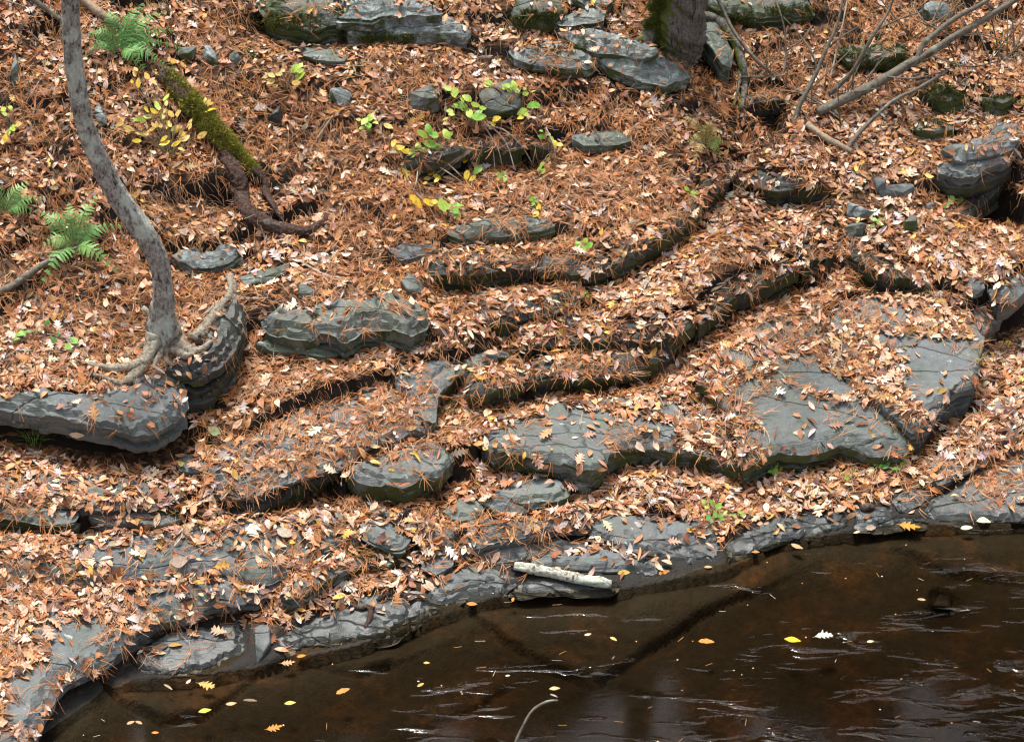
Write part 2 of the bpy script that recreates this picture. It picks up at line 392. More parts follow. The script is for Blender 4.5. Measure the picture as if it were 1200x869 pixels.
def inside(px, py, P):
    r = np.zeros(px.shape, bool); x0, y0 = P[-1][0], P[-1][1]
    for x1, y1 in P[:, :2]:
        c = ((y1 > py) != (y0 > py)) & (px < (x0 - x1) * (py - y1) / (y0 - y1 + 1e-12) + x1)
        r ^= c; x0, y0 = x1, y1
    return r
FLOOR = np.where(T >= 0, 0.012 + 0.10 * np.minimum(T, TB) + 0.30 * np.maximum(T - TB, 0), -9.0)
def carve(O, thick, gap, L, over, front, press=0.035, ztop=None, band=9.0, hw=None):
    """lower the ground under and in front of a slab whose top outline is O (n,3)"""
    f = np.array(front, float); f /= np.linalg.norm(f)
    m = 3 * L + 0.05
    i0, i1 = np.searchsorted(XS, [O[:, 0].min() - m, O[:, 0].max() + m]); j0, j1 = np.searchsorted(YS, [O[:, 1].min() - m, O[:, 1].max() + m])
    X = GX[j0:j1, i0:i1]; Y = GY[j0:j1, i0:i1]; Zs = Z[j0:j1, i0:i1]
    if X.size == 0: return
    sub = O[::max(1, len(O) // 140)]
    hk = np.ones(len(sub)) if hw is None else hw(sub); hz = np.ones(X.shape)
    nx = np.roll(sub, -1, 0) - np.roll(sub, 1, 0)
    A = 0.5 * np.sum(sub[:, 0] * np.roll(sub[:, 1], -1) - np.roll(sub[:, 0], -1) * sub[:, 1])
    nrm = np.stack([nx[:, 1], -nx[:, 0]], 1) * (1 if A > 0 else -1); nrm /= np.linalg.norm(nrm, axis=1)[:, None] + 1e-9
    wf = sstep(-0.15, 0.45, nrm @ f)
    best = np.full(X.shape, 1e9); zl = np.zeros(X.shape); ww = np.zeros(X.shape)
    bf = np.full(X.shape, 1e9)
    for k in range(len(sub)):
        d = np.hypot(X - sub[k, 0], Y - sub[k, 1]); mk = d < best
        best = np.where(mk, d, best); zl = np.where(mk, sub[k, 2], zl); hz = np.where(mk, hk[k], hz)
        wn = sstep(0.02, 0.10, d); ww = np.where(mk, wf[k] * (1 - wn) + wn * sstep(-0.1, 0.75, ((X - sub[k, 0]) * f[0] + (Y - sub[k, 1]) * f[1]) / (d + 1e-6)), ww)
        if wf[k] > 0.6: bf = np.minimum(bf, d)
    ins = inside(X, Y, sub)
    tgt = zl - (thick + gap) * hz
    k = np.where(ins, 0.0, sstep(0.0, 1.0, best / (L * 2.2)))
    zi = zl
    if ztop is not None and ins.any(): zi = zl.copy(); zi[ins] = ztop(X[ins], Y[ins])
    Zo = np.where(ins & (bf < band), np.minimum(Zs, zi - press), Zs)
    wdrop = np.where(ins, (bf < over) * 1.0, ww)
    cand = np.maximum(tgt * (1 - k) + Zs * k, FLOOR[j0:j1, i0:i1] + 0.006 * fbm(X * 9, Y * 9, 77, 2))
    Zo = np.where(wdrop > 0, np.minimum(Zo, Zo * (1 - wdrop) + cand * wdrop), Zo)
    Z[j0:j1, i0:i1] = Zo

def lump_mesh(name, O, thick, seed, cover):
    """angular free stone: hull of a few jittered corners, subdivided and chipped"""
    import bmesh
    from mathutils import noise as mn
    r = np.random.default_rng(seed); c = O.mean(0); bm = bmesh.new()
    for lv, (sc_, dz) in enumerate(((0.95, -thick * 1.25), (1.04, -thick * .45), (0.80, 0.004))):
        for p in O:
            if r.uniform() < (.42 if lv else .2): continue
            q = c + (p - c) * sc_ * r.uniform(.82, 1.08); bm.verts.new((q[0], q[1], q[2] + dz + r.normal(0, .006) + (0.012 * r.uniform(-1, 1) if lv == 2 else 0)))
    res = bmesh.ops.convex_hull(bm, input=bm.verts[:])
    bmesh.ops.delete(bm, geom=[v for v in bm.verts if not v.link_faces], context='VERTS')
    ed = [e for e in bm.edges if e.calc_length() > .02]
    bmesh.ops.bevel(bm, geom=bm.edges[:], offset=min(.003, thick * .04), segments=1, affect='EDGES')
    bmesh.ops.triangulate(bm, faces=bm.faces[:])
    for it in range(3):
        ed = [e for e in bm.edges if e.calc_length() > .022]
        if not ed: break
        bmesh.ops.subdivide_edges(bm, edges=ed, cuts=1); bmesh.ops.triangulate(bm, faces=bm.faces[:])
    bm.normal_update()
    for v in bm.verts:
        k = mn.fractal(Vector(v.co) * 14 + Vector((seed, 0, 0)), 1.0, 2.0, 3); l = mn.noise(Vector((v.co.x * 6, v.co.y * 6, v.co.z * 45 + seed)))
        v.co += v.normal * (.006 * k + .004 * l)
    me = bpy.data.meshes.new(name); bm.to_mesh(me); bm.free()
    V = np.array([tuple(v.co) for v in me.vertices]); F = [tuple(p.vertices) for p in me.polygons]
    SLABS.append((V, F, cover)); return me
def joints(n, r, lo, hi, amp):
    """piecewise constant offsets along an outline: the rock breaks along joints"""
    out = np.zeros(n); i = 0; first = r.normal(0, amp)
    while i < n:
        k = int(r.uniform(lo, hi)); out[i:i + k] = r.normal(0, amp); i += k
    return out
def slab_mesh(name, O, ztop, thick, seed, cover, rough=1.0, under=0.25, step=0.016, flake=0.008, crag=1.0):
    """layered slab: uneven top from a constrained triangulation, broken laminated sides"""
    r = np.random.default_rng(seed)
    O = resample(O, step, True); n = len(O)
    A = 0.5 * np.sum(O[:, 0] * np.roll(O[:, 1], -1) - np.roll(O[:, 0], -1) * O[:, 1])
    if A < 0: O = O[::-1].copy()
    tg = np.roll(O, -2, 0) - np.roll(O, 2, 0); nr = np.stack([tg[:, 1], -tg[:, 0]], 1); nr /= np.linalg.norm(nr, axis=1)[:, None] + 1e-9
    s = crag
    disp = s * (0.014 * fbm(O[:, 0] * 8, O[:, 1] * 8, seed, 2) + 0.004 * fbm(O[:, 0] * 17, O[:, 1] * 17, seed + 3, 1))
    size = math.sqrt(abs(A)); disp += s * joints(n, r, 5, 20, 0.004); disp *= min(1.0, size / 0.22)
    O2 = O[:, :2] + nr * disp[:, None]
    g = step * 1.25
    xs = np.arange(O2[:, 0].min(), O2[:, 0].max(), g); ys = np.arange(O2[:, 1].min(), O2[:, 1].max(), g)
    GXs, GYs = np.meshgrid(xs, ys); GXs = GXs.ravel() + r.uniform(-.3, .3, GXs.size) * g; GYs = GYs.ravel() + r.uniform(-.3, .3, GYs.size) * g
    ins = inside(GXs, GYs, O2)
    for a in O2[::1]:
        pass
    ip = np.stack([GXs[ins], GYs[ins]], 1)
    if len(ip):
        dm = np.min(np.hypot(ip[:, None, 0] - O2[None, ::2, 0], ip[:, None, 1] - O2[None, ::2, 1]), axis=1)
        ip = ip[dm > g * 0.55]; dm = dm[dm > g * 0.55]
    allp = np.vstack([O2, ip]) if len(ip) else O2
    vv, ee, ff, *_ = delaunay_2d_cdt([Vector(p) for p in allp], [], [list(range(n))], 1, 1e-6)
    vv = np.array([(p[0], p[1]) for p in vv])
    dE = np.min(np.hypot(vv[:, None, 0] - O2[None, ::2, 0], vv[:, None, 1] - O2[None, ::2, 1]), axis=1)
    dE[:n] = 0.0
    x, y = vv[:, 0], vv[:, 1]
    zt = ztop(x, y)
    lay = fbm(x * 3.6, y * 5.2, seed + 11, 4)
    lay2 = fbm(x * 7.0 + 4, y * 9.0, seed + 17, 3)
    zt = zt + rough * (0.004 * fbm(x * 3, y * 3, seed + 21, 2) + 0.0012 * fbm(x * 22, y * 22, seed + 22, 2)) - flake * (sstep(0.10, 0.14, lay) + 0.8 * sstep(0.34, 0.37, lay)) - 0.6 * flake * sstep(0.25, 0.28, lay2)
    zt = zt - np.exp(-dE / 0.010) * 0.003
    be = dE + 0.035 * fbm(x * 4, y * 4, seed + 41, 2) + 0.035 * fbm(x * 2.2, y * 2.2, seed + 43, 2)
    zt = zt - s * min(.3 * thick, .020) * (sstep(0.040, 0.034, be) + sstep(0.008, 0.002, be)) * min(1, size / .3)
    V = [np.column_stack([vv, zt])]; F = [tuple(f) for f in ff]
    # outline ring indices: nearest output vertex for every input outline point keeps its index (cdt keeps input order first)
    ring = list(range(n)); base = len(vv)
    nl = max(2, int(round(thick / 0.022))); depth = 0.0
    zo = np.minimum(ztop(vv[:n, 0], vv[:n, 1]) - 0.004, zt[:n] - 0.001)
    zo = np.minimum(zo, zt[:n] - 0.001)
    nl = max(2, int(round(nl * .75))); hs = r.pareto(1.6, nl) + 0.45; hs = np.minimum(hs, 3.2); hs = hs / hs.sum() * thick
    off_prev = np.zeros(n)
    for k in range(nl):
        lam = r.uniform(-1, 1) * 0.020 * s + s * joints(n, r, 6, 34, 0.007)
        off = lam + s * 0.012 * fbm(O2[:, 0] * 5 + k * 5.3, O2[:, 1] * 5, seed + 50 + k, 2) + s * 0.004 * fbm(O2[:, 0] * 13, O2[:, 1] * 13 + k, seed + 70 + k, 1) - under * depth
        off *= min(1.0, size / 0.25)
        if k == 0: off = np.maximum(off * 0.3, 0.0) + 0.003
        for dd in ((0.10, 0.92) if k < nl - 1 else (0.10, 1.0)):
            zz = zo - depth - hs[k] * dd + 0.004 * fbm(O2[:, 0] * 6, O2[:, 1] * 6, seed + 90 + k, 1)
            o = off - (0.004 if dd > 0.5 else 0)
            V.append(np.column_stack([O2 + nr * o[:, None], zz]))
            nb = base; base += n
            for i in range(n):
                j = (i + 1) % n
                F.append((ring[i], nb + i, nb + j, ring[j]))
            ring = list(range(nb, nb + n))
        depth += hs[k]
    V.append(np.array([[O2[:, 0].mean(), O2[:, 1].mean(), (zo - thick).mean()]]))
    for i in range(n): F.append((ring[i], base, ring[(i + 1) % n]))
    V = np.vstack(V)
    SLABS.append((V, F, cover))
    me = mesh(name, V, F, smooth=True); me.set_sharp_from_angle(angle=math.radians(22)); return me

def fit_plane(P, max_s=0.5, min_s=-0.05):
    A = np.column_stack([P[:, 0], P[:, 1], np.ones(len(P))])
    c, *_ = np.linalg.lstsq(A, P[:, 2], rcond=None)
    a = np.clip(c[0], -0.22, 0.22); b = np.clip(c[1], min_s, max_s)
    return a, b, np.mean(P[:, 2] - a * P[:, 0] - b * P[:, 1])
def plane_hit(u, v, pl):
    d = ray(u, v); a, b, c = pl
    t = (a * CAM[0] + b * CAM[1] + c - CAM[2]) / (d[2] - a * d[0] - b * d[1]); return CAM + t * d

SEED = [100]; EDGES = []
def make_slab(parent, px, thick=0.1, rise=0.02, gap=0.02, L=0.3, over=0.06, front=(0.2, -1), cover=0.15, mat='slate', name='slab', max_s=0.32, rough=1.0, under=0.25, crag=1.0, flake=0.008, label=None, prop=None):
    SEED[0] += 7
    P = np.array([on_ground(u, v, rise) for u, v in px])
    pl = fit_plane(P, max_s)
    O = np.array([plane_hit(u, v, pl) for u, v in px])
    size = math.sqrt((np.ptp(O[:, 0]) + .01) * (np.ptp(O[:, 1]) + .01))
    step = 0.011 if size < 0.25 else (0.014 if size < 0.7 else 0.018)
    if name in ('stone', 'boulder'):
        carve(resample(O, 0.02, True), thick * .7, gap, L, over, front, ztop=lambda x, y: pl[0] * x + pl[1] * y + pl[2])
        O = O - np.array([0, 0, .008]); me = lump_mesh(name, O, thick, SEED[0], cover); me.materials.append(M[mat]); return me, O
    Oc = catmull(np.vstack([O, O[:1]]), 4)[:-1]; Ol = np.vstack([O + (np.roll(O, -1, 0) - O) * t for t in (0, .25, .5, .75)]).reshape(4, len(O), 3).transpose(1, 0, 2).reshape(-1, 3)
    O = Oc * 0.12 + Ol * 0.88
    Od = resample(O, 0.02, True)
    EDGES.append((resample(O, 0.03, True), front))
    zf = lambda x, y: pl[0] * x + pl[1] * y + pl[2]
    carve(Od, thick, gap, L, over, front, ztop=zf)
    me = slab_mesh(name, O, zf, thick, SEED[0], cover, rough, under, step, flake, crag)
    me.materials.append(M[mat])
    if parent is None:
        return me, O
    return adopt(parent, name, me, None, label)

def rock(label, px, cat='rock', name='rock_slab', group=None, **kw):
    """one free rock: a single mesh with its origin at its own base"""
    me, O = make_slab(None, px, name=name, **kw)
    c = Vector((O[:, 0].mean(), O[:, 1].mean(), O[:, 2].min() - kw.get('thick', 0.1)))
    me.transform(Matrix.Translation(-c))
    o = link(name, me, None, None, label, cat, group); o.location = c; return o

LIPS = []
def ledge(label, px, h=0.1, back=0.3, L=0.3, mat='ledge', cover=0.75, front=(0.15, -1), over=0.10, gap=0.03, rise=0.0, seg=(0.35, 0.8), slope=0.04, under=0.3, cat='rock ledge'):
    pp = catmull(np.array(px, float), 8)
    zz = np.array([on_ground(u, v, rise)[2] for u, v in pp]); tt_ = np.linspace(-1, 1, len(zz))
    # a lip cannot jump in height: keep a smooth curve through the heights found along the line
    for it in range(3):
        cf = np.polyfit(tt_, zz, min(4, len(px) - 1)); zf_ = np.polyval(cf, tt_); zz = np.clip(zz, zf_ - .04, zf_ + .04)
    P = np.array([on_z(u, v, z) for (u, v), z in zip(pp, zf_)])
    P = resample(P, 0.03, False)
    f = np.array(front, float); f /= np.linalg.norm(f)
    root = empty('rock_ledge', P.mean(0) - np.array([0, 0, h]), label, cat)
    SEED[0] += 13; r = np.random.default_rng(SEED[0])
    i = 0; pieces = []
    while i < len(P) - 4:
        n = int(r.uniform(*seg) / 0.03); j = min(len(P) - 1, i + n)
        if len(P) - 1 - j < 6: j = len(P) - 1
        pieces.append((i, j)); i = j
    LIPS.append((root, P, h, f))
    h = h * 1.3
    specs = []
    for (i, j) in pieces:
        lip = P[i:j + 1].copy()
        push = r.uniform(-0.02, 0.025); lip[:, :2] += f * push; lip[:, 2] += r.uniform(-0.012, 0.012)
        bk = r.uniform(0.75, 1.1) * back
        bp = lip[::-1].copy()[::3]; bp[:, :2] -= f * bk; bp[:, 2] += slope * bk
        bp[0, :2] += 0.3 * (lip[-3, :2] - lip[-1, :2]); 
        O = np.vstack([lip, bp])
        specs.append((O, lip, h * r.uniform(0.8, 1.12)))
    def ztf(lip):
        def zt(x, y):
            d = np.hypot(x[:, None] - lip[None, :, 0], y[:, None] - lip[None, :, 1]); w = 1 / (d * d + 1e-4) ** 1.5
            return (w * lip[None, :, 2]).sum(1) / w.sum(1) + slope * d.min(1)
        return zt
    def hw(Q):
        d0 = np.hypot(Q[:, 0] - P[0, 0], Q[:, 1] - P[0, 1]); d1 = np.hypot(Q[:, 0] - P[-1, 0], Q[:, 1] - P[-1, 1])
        return 0.1 + 0.9 * sstep(0.0, 0.14, np.minimum(d0, d1))
    for O, lip, hh in specs: carve(resample(O, 0.02, True), hh, gap, L, over, front, press=0.02, ztop=ztf(lip), band=0.07, hw=hw)
    for O, lip, hh in specs:
        SEED[0] += 5
        zt = ztf(lip)
        me = slab_mesh('ledge_block', O, zt, hh, SEED[0], cover, 1.0, under, 0.016)
        adopt(root, 'ledge_block', me, M[mat])
    return root

BARE = []            # (outline of a bare patch, litter left on it)
def bare(px, c=0.12): BARE.append((np.array(px, float), c))
# ================================================================== ROCKS, from the top of the bank down to the water
# --- top of the bank
rock('mossy dark outcrop at the very top, left of the pale ledges', [(300, -14), (330, -18), (380, -20), (404, -8), (408, 10), (395, 22), (360, 26), (325, 18), (304, 6)], thick=0.16, rise=0.05, L=0.2, mat='moss_rock', cover=0.25)
o1 = empty('rock_outcrop', on_ground(475, 30), 'pale blue-grey layered outcrop at the top edge, left of centre', 'rock')
make_slab(o1, [(396, -8), (440, -12), (475, -14), (505, 0), (518, 12), (500, 16), (470, 12), (430, 14), (398, 12)], thick=0.07, rise=0.10, L=0.12, over=.03, mat='lichen', cover=0.1)
make_slab(o1, [(402, 22), (440, 15), (480, 17), (525, 12), (552, 27), (548, 36), (515, 33), (480, 32), (440, 30), (408, 32)], thick=0.10, rise=0.05, L=0.2, mat='lichen', cover=0.12)
rock('moss-topped boulder at the top edge beside the pale slabs', [(592, -6), (620, -14), (650, -12), (668, 0), (664, 14), (640, 18), (612, 17), (596, 8)], thick=0.13, rise=0.09, L=0.15, mat='moss_rock', cover=0.15, name='boulder')
rock('small pale slab wedged behind the mossy boulder at the top', [(646, 22), (668, 14), (690, 6), (708, 10), (706, 20), (684, 24), (660, 28)], thick=0.08, rise=0.08, L=0.12, mat='lichen', cover=0.02)
rock('thin pale slab at the top edge left of the big mossy tree', [(668, -8), (705, -12), (720, -4), (712, 3), (690, 4)], thick=0.05, rise=0.08, L=0.1, mat='lichen', cover=0.05)
o2 = empty('rock_outcrop', on_ground(735, 80), 'stack of pale lichened slabs under the big mossy tree', 'rock')
make_slab(o2, [(655, 32), (690, 26), (730, 34), (758, 48), (770, 56), (762, 62), (735, 58), (700, 55), (672, 44)], thick=0.09, rise=0.13, L=0.12, over=.03, mat='lichen', cover=0.1, flake=.012)
make_slab(o2, [(700, 62), (730, 58), (770, 56), (800, 72), (806, 84), (794, 90), (765, 86), (735, 78), (712, 72)], thick=0.09, rise=0.09, L=0.16, over=.08, gap=.05, mat='lichen', cover=0.05, flake=.012)
rock('rounded slab with leaf-strewn top and shadow beneath, upper centre', [(597, 52), (620, 44), (655, 42), (685, 50), (704, 62), (694, 72), (668, 76), (645, 70), (622, 66), (604, 60)], thick=0.085, rise=0.10, L=0.2, over=.07, gap=.03, mat='lichen', cover=0.55)
rock('mossy green ledge at the top edge right of the big tree', [(822, -8), (860, -12), (905, -10), (950, -4), (955, 8), (920, 13), (880, 12), (840, 8)], thick=0.10, rise=0.07, L=0.2, mat='moss_rock', cover=0.1)
rock('greenish leaning stone beside the hollow under the big tree', [(820, 26), (836, 22), (850, 34), (858, 56), (856, 72), (846, 70), (836, 54), (824, 40)], thick=0.15, rise=0.10, L=0.12, mat='slate_green', cover=0.02)
rock('small mossy rock with pale face among branches, upper right', [(985, 56), (1005, 50), (1030, 46), (1058, 48), (1062, 60), (1040, 66), (1015, 66), (995, 66)], thick=0.10, rise=0.06, L=0.15, mat='moss_rock', cover=0.2)
rock('grey stones at the upper right edge, lichen-spotted', [(1076, 4), (1092, -2), (1112, 4), (1118, 12), (1100, 15), (1080, 12)], thick=0.08, rise=0.05, L=0.1, mat='lichen', cover=0.1, name='stone')
rock('squat mossy hummock on the slope above the right branches', [(1078, 100), (1100, 92), (1128, 98), (1136, 112), (1112, 120), (1088, 116)], thick=0.10, rise=0.05, L=0.15, mat='moss_rock', cover=0.35, name='boulder')
rock('mossy hummock at the right edge above the layered rock', [(1150, 104), (1170, 96), (1192, 104), (1196, 118), (1176, 124), (1156, 118)], thick=0.10, rise=0.05, L=0.15, mat='moss_rock', cover=0.35, name='boulder')
rock('low mossy stone between the branches and the layered rock', [(1070, 140), (1092, 134), (1115, 138), (1118, 146), (1095, 152), (1075, 149)], thick=0.07, rise=0.03, L=0.12, mat='moss_rock', cover=0.4)
# --- left side stones
rock('flat grey stone right of the big fern', [(208, 52), (222, 48), (236, 54), (235, 62), (220, 63), (209, 60)], thick=0.06, rise=0.05, L=0.1, mat='slate_green', cover=0.05, name='stone')
rock('tilted pale stone beside the flat stone near the big fern', [(236, 53), (246, 52), (257, 62), (255, 70), (244, 67), (237, 60)], thick=0.06, rise=0.05, L=0.1, mat='lichen', cover=0.02, name='stone')
rock('small pale stone on needles below the top-left outcrop', [(268, 61), (276, 58), (282, 64), (278, 70), (270, 69)], thick=0.05, rise=0.04, L=0.08, mat='lichen', cover=0.0, name='stone')
rock('narrow upright grey stone at the left edge behind the tree', [(10, 62), (18, 60), (22, 74), (18, 88), (11, 86)], thick=0.06, rise=0.05, L=0.08, mat='slate_green', cover=0.0, name='stone')
rock('pale rounded stone just right of the curved trunk', [(107, 122), (116, 120), (125, 130), (123, 139), (112, 136)], thick=0.05, rise=0.05, L=0.08, mat='lichen', cover=0.0, name='stone')
rock('small dark stones on the slope right of the mossy log', [(311, 116), (322, 112), (331, 120), (328, 134), (316, 136)], thick=0.08, rise=0.05, L=0.1, mat='dark', cover=0.05, name='stone')
rock('thin grey slab over a dark gap left of centre top', [(352, 54), (375, 50), (402, 56), (402, 66), (378, 66), (356, 63)], thick=0.05, rise=0.05, L=0.12, over=.05, mat='slate_green', cover=0.1)
rock('grey stone among needles left of the green saplings', [(386, 101), (400, 98), (412, 104), (411, 116), (397, 118), (387, 111)], thick=0.06, rise=0.05, L=0.1, mat='lichen', cover=0.05, name='stone')
rock('low mossy boulder half sunk in needles, upper centre', [(474, 104), (490, 97), (508, 98), (522, 106), (516, 114), (494, 116), (478, 113)], thick=0.08, rise=0.06, L=0.12, mat='slate_green', cover=0.12, name='boulder')
rock('pale blocky boulder behind the green sapling leaves', [(562, 99), (580, 93), (600, 87), (613, 94), (616, 108), (606, 118), (588, 120), (570, 115)], thick=0.10, rise=0.09, L=0.12, mat='slate_green', cover=0.06, name='boulder', flake=0.015)
# --- upper ledges
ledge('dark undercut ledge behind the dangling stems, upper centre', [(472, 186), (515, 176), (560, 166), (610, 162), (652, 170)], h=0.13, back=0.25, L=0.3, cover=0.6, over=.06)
rock('flat brown-grey slab at the right end of the stem-hung ledge', [(670, 158), (700, 148), (728, 153), (738, 161), (712, 166), (685, 167)], thick=0.06, rise=0.04, L=0.15, over=.06, mat='slate_green', cover=0.1)
ledge('dark root-hung bank edge below the thin branches, upper right', [(868, 118), (895, 112), (925, 112)], h=0.18, back=0.2, L=0.25, cover=0.7, mat='dark')
o3 = empty('rock_outcrop', on_ground(1140, 205), 'dark layered rock with white lichen at the right edge', 'rock')
make_slab(o3, [(1108, 168), (1138, 158), (1163, 150), (1172, 138), (1194, 144), (1195, 160), (1174, 172), (1146, 180), (1118, 182)], thick=0.05, rise=0.13, L=0.2, over=.06, gap=.02, front=(0.4, -1), mat='slate', cover=0.3, flake=.016, crag=1.3)
make_slab(o3, [(1096, 188), (1118, 183), (1146, 182), (1174, 173), (1195, 162), (1190, 178), (1164, 190), (1140, 199), (1116, 198), (1100, 197)], thick=0.06, rise=0.08, L=0.25, over=.08, gap=.08, front=(0.4, -1), mat='slate', cover=0.15, flake=.012, crag=1.3)
make_slab(o3, [(1096, 206), (1120, 198), (1150, 196), (1175, 190), (1186, 192), (1168, 206), (1140, 214), (1112, 214)], thick=0.07, rise=0.02, L=0.25, over=.06, gap=.05, front=(0.4, -1), mat='dark', cover=0.05)
ledge('dark shelf edge above the right-hand leaf floor', [(1192, 188), (1178, 205), (1166, 220), (1150, 238), (1134, 252)], h=0.16, back=0.2, L=0.3, front=(0.75, -0.65), cover=0.35, mat='dark')
ledge('low dark ledge under the fallen branches at right', [(877, 208), (907, 215), (940, 212), (987, 218)], h=0.11, back=0.25, L=0.3, cover=0.8)
rock('small grey block on the low ledge, right of the branches', [(1023, 206), (1030, 202), (1040, 206), (1039, 214), (1028, 215)], thick=0.06, rise=0.06, L=0.08, mat='slate', cover=0.0, name='stone')
rock('flat dark stone left of the layered rock', [(1025, 218), (1045, 215), (1070, 212), (1076, 217), (1060, 224), (1035, 226)], thick=0.05, rise=0.03, L=0.1, mat='slate', cover=0.05, name='stone')
rock('pale-tipped flat stone on the leaf slope at right', [(990, 238), (1005, 236), (1026, 243), (1022, 249), (1004, 249), (992, 245)], thick=0.04, rise=0.05, L=0.08, mat='lichen', cover=0.0, name='stone')
rock('green block beneath the pale-tipped stone', [(986, 260), (1000, 254), (1015, 257), (1012, 266), (996, 269)], thick=0.07, rise=0.05, L=0.1, mat='slate_green', cover=0.0, name='stone')
rock('mossy round stone right of the pale-tipped stone', [(1052, 249), (1066, 244), (1078, 250), (1076, 260), (1060, 262)], thick=0.07, rise=0.05, L=0.1, mat='moss_rock', cover=0.05, name='stone')
rock('small blue-grey stone below the dark layered rock', [(1081, 234), (1090, 231), (1098, 237), (1092, 244), (1084, 242)], thick=0.04, rise=0.03, L=0.07, mat='slate', cover=0.0, name='stone')
rock('thin wavy slab jutting over a dark gap at centre', [(524, 262), (545, 254), (575, 250), (610, 248), (645, 250), (652, 258), (630, 264), (610, 262), (585, 268), (560, 266), (540, 270)], thick=0.065, rise=0.06, L=0.25, over=.09, gap=.05, mat='slate_green', cover=0.3)
rock('pale rock with rough grey face behind the tree base', [(200, 292), (222, 283), (255, 281), (280, 284), (284, 290), (268, 297), (245, 303), (222, 302), (206, 298)], thick=0.09, rise=0.06, L=0.2, over=.06, mat='lichen', cover=0.05, flake=.014)
rock('flat mossy stone below the hooked log end', [(283, 321), (308, 310), (338, 304), (343, 309), (322, 321), (290, 328)], thick=0.04, rise=0.03, L=0.1, mat='slate_green', cover=0.12, name='stone')
rock('little grey-green stone just above the central outcrop', [(346, 332), (360, 330), (369, 336), (364, 343), (350, 342)], thick=0.03, rise=0.03, L=0.06, mat='slate_green', cover=0.0, name='stone')
rock('wedge of grey stone left of the thin wavy slab', [(455, 289), (478, 279), (504, 280), (511, 287), (492, 293), (470, 297)], thick=0.06, rise=0.03, L=0.15, mat='slate', cover=0.2)
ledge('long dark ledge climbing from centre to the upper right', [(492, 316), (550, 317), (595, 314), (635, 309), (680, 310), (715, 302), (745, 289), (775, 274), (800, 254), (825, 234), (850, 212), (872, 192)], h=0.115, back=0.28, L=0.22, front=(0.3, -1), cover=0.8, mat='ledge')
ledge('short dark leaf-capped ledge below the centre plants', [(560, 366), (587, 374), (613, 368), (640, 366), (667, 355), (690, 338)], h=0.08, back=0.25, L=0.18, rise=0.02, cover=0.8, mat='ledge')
# --- central outcrop, tree slab
rock('small grey stone above the right end of the central outcrop', [(466, 326), (480, 319), (497, 328), (494, 337), (478, 339)], thick=0.06, rise=0.05, L=0.1, mat='slate_green', cover=0.03, name='stone')
o4 = empty('rock_outcrop', on_ground(400, 410), 'grey-green layered outcrop of broken slabs left of centre', 'rock')
make_slab(o4, [(308, 368), (326, 356), (350, 352), (385, 346), (420, 342), (452, 332), (470, 340), (490, 353), (505, 366), (498, 376), (476, 383), (455, 377), (428, 379), (404, 388), (382, 383), (350, 382), (325, 376)], thick=0.11, rise=0.10, L=0.3, over=.12, gap=.06, mat='slate_green', cover=0.13, flake=.018, crag=1.4)
make_slab(o4, [(304, 396), (325, 388), (350, 391), (378, 394), (400, 398), (397, 406), (375, 408), (345, 402), (318, 401)], thick=0.06, rise=0.05, L=0.2, over=.05, gap=.02, mat='slate_green', cover=0.03, flake=.014, crag=1.3)
rock('dark wet block under the pale root right of the tree', [(192, 424), (215, 405), (235, 394), (254, 366), (272, 338), (283, 346), (285, 362), (279, 385), (268, 408), (256, 424), (235, 430), (210, 432)], thick=0.26, rise=0.16, L=0.25, over=.05, gap=.0, front=(0.6, -0.8), mat='dark', cover=0.04, name='rock_block', max_s=0.6, crag=1.3, under=0.12)
rock('small dark block tucked beside the big slab under the tree', [(214, 458), (232, 452), (250, 455), (254, 464), (240, 470), (220, 470)], thick=0.07, rise=0.04, L=0.12, mat='dark', cover=0.02, name='rock_block')
rock('thick grey slab with shadowed overhang below the curved tree', [(-45, 458), (0, 452), (50, 447), (105, 449), (150, 438), (188, 430), (208, 438), (219, 454), (220, 468), (211, 482), (190, 494), (160, 497), (110, 492), (60, 482), (22, 472), (-45, 462)], thick=0.13, rise=0.10, L=0.36, over=.20, gap=.16, mat='slate', cover=0.14, flake=.016, crag=1.3, under=0.55, max_s=0.28)
# --- middle terraces
ledge('thin upper shelf edge at far right of the long ledge', [(980, 291), (1007, 299), (1040, 315), (1067, 321), (1092, 331)], h=0.06, back=0.2, L=0.15, front=(-0.2, -1), cover=0.7, mat='ledge')
ledge('thin lower shelf edge in front of the right shelf', [(987, 306), (1013, 318), (1040, 331), (1067, 338), (1093, 342), (1135, 352)], h=0.06, back=0.14, L=0.2, front=(-0.2, -1), cover=0.55, mat='ledge')
rock('small dark-topped stone on the right shelf edge', [(1124, 331), (1138, 321), (1154, 324), (1156, 333), (1138, 338)], thick=0.06, rise=0.05, L=0.1, mat='slate', cover=0.05, name='stone')
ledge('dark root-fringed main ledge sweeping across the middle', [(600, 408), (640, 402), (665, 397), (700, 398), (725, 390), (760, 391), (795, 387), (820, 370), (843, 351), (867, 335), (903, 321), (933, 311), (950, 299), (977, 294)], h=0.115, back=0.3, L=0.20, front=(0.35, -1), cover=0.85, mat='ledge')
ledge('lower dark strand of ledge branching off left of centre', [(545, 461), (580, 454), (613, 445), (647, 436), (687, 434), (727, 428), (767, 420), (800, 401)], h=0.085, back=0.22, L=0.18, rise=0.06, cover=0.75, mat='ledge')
ledge('curved shelf edge turning down beside the grey centre slab', [(598, 408), (575, 415), (550, 428), (533, 441), (516, 458), (511, 476), (509, 494)], h=0.08, back=0.12, L=0.2, front=(0.85, -0.5), cover=0.3, mat='slate_moss', seg=(.2, .35))
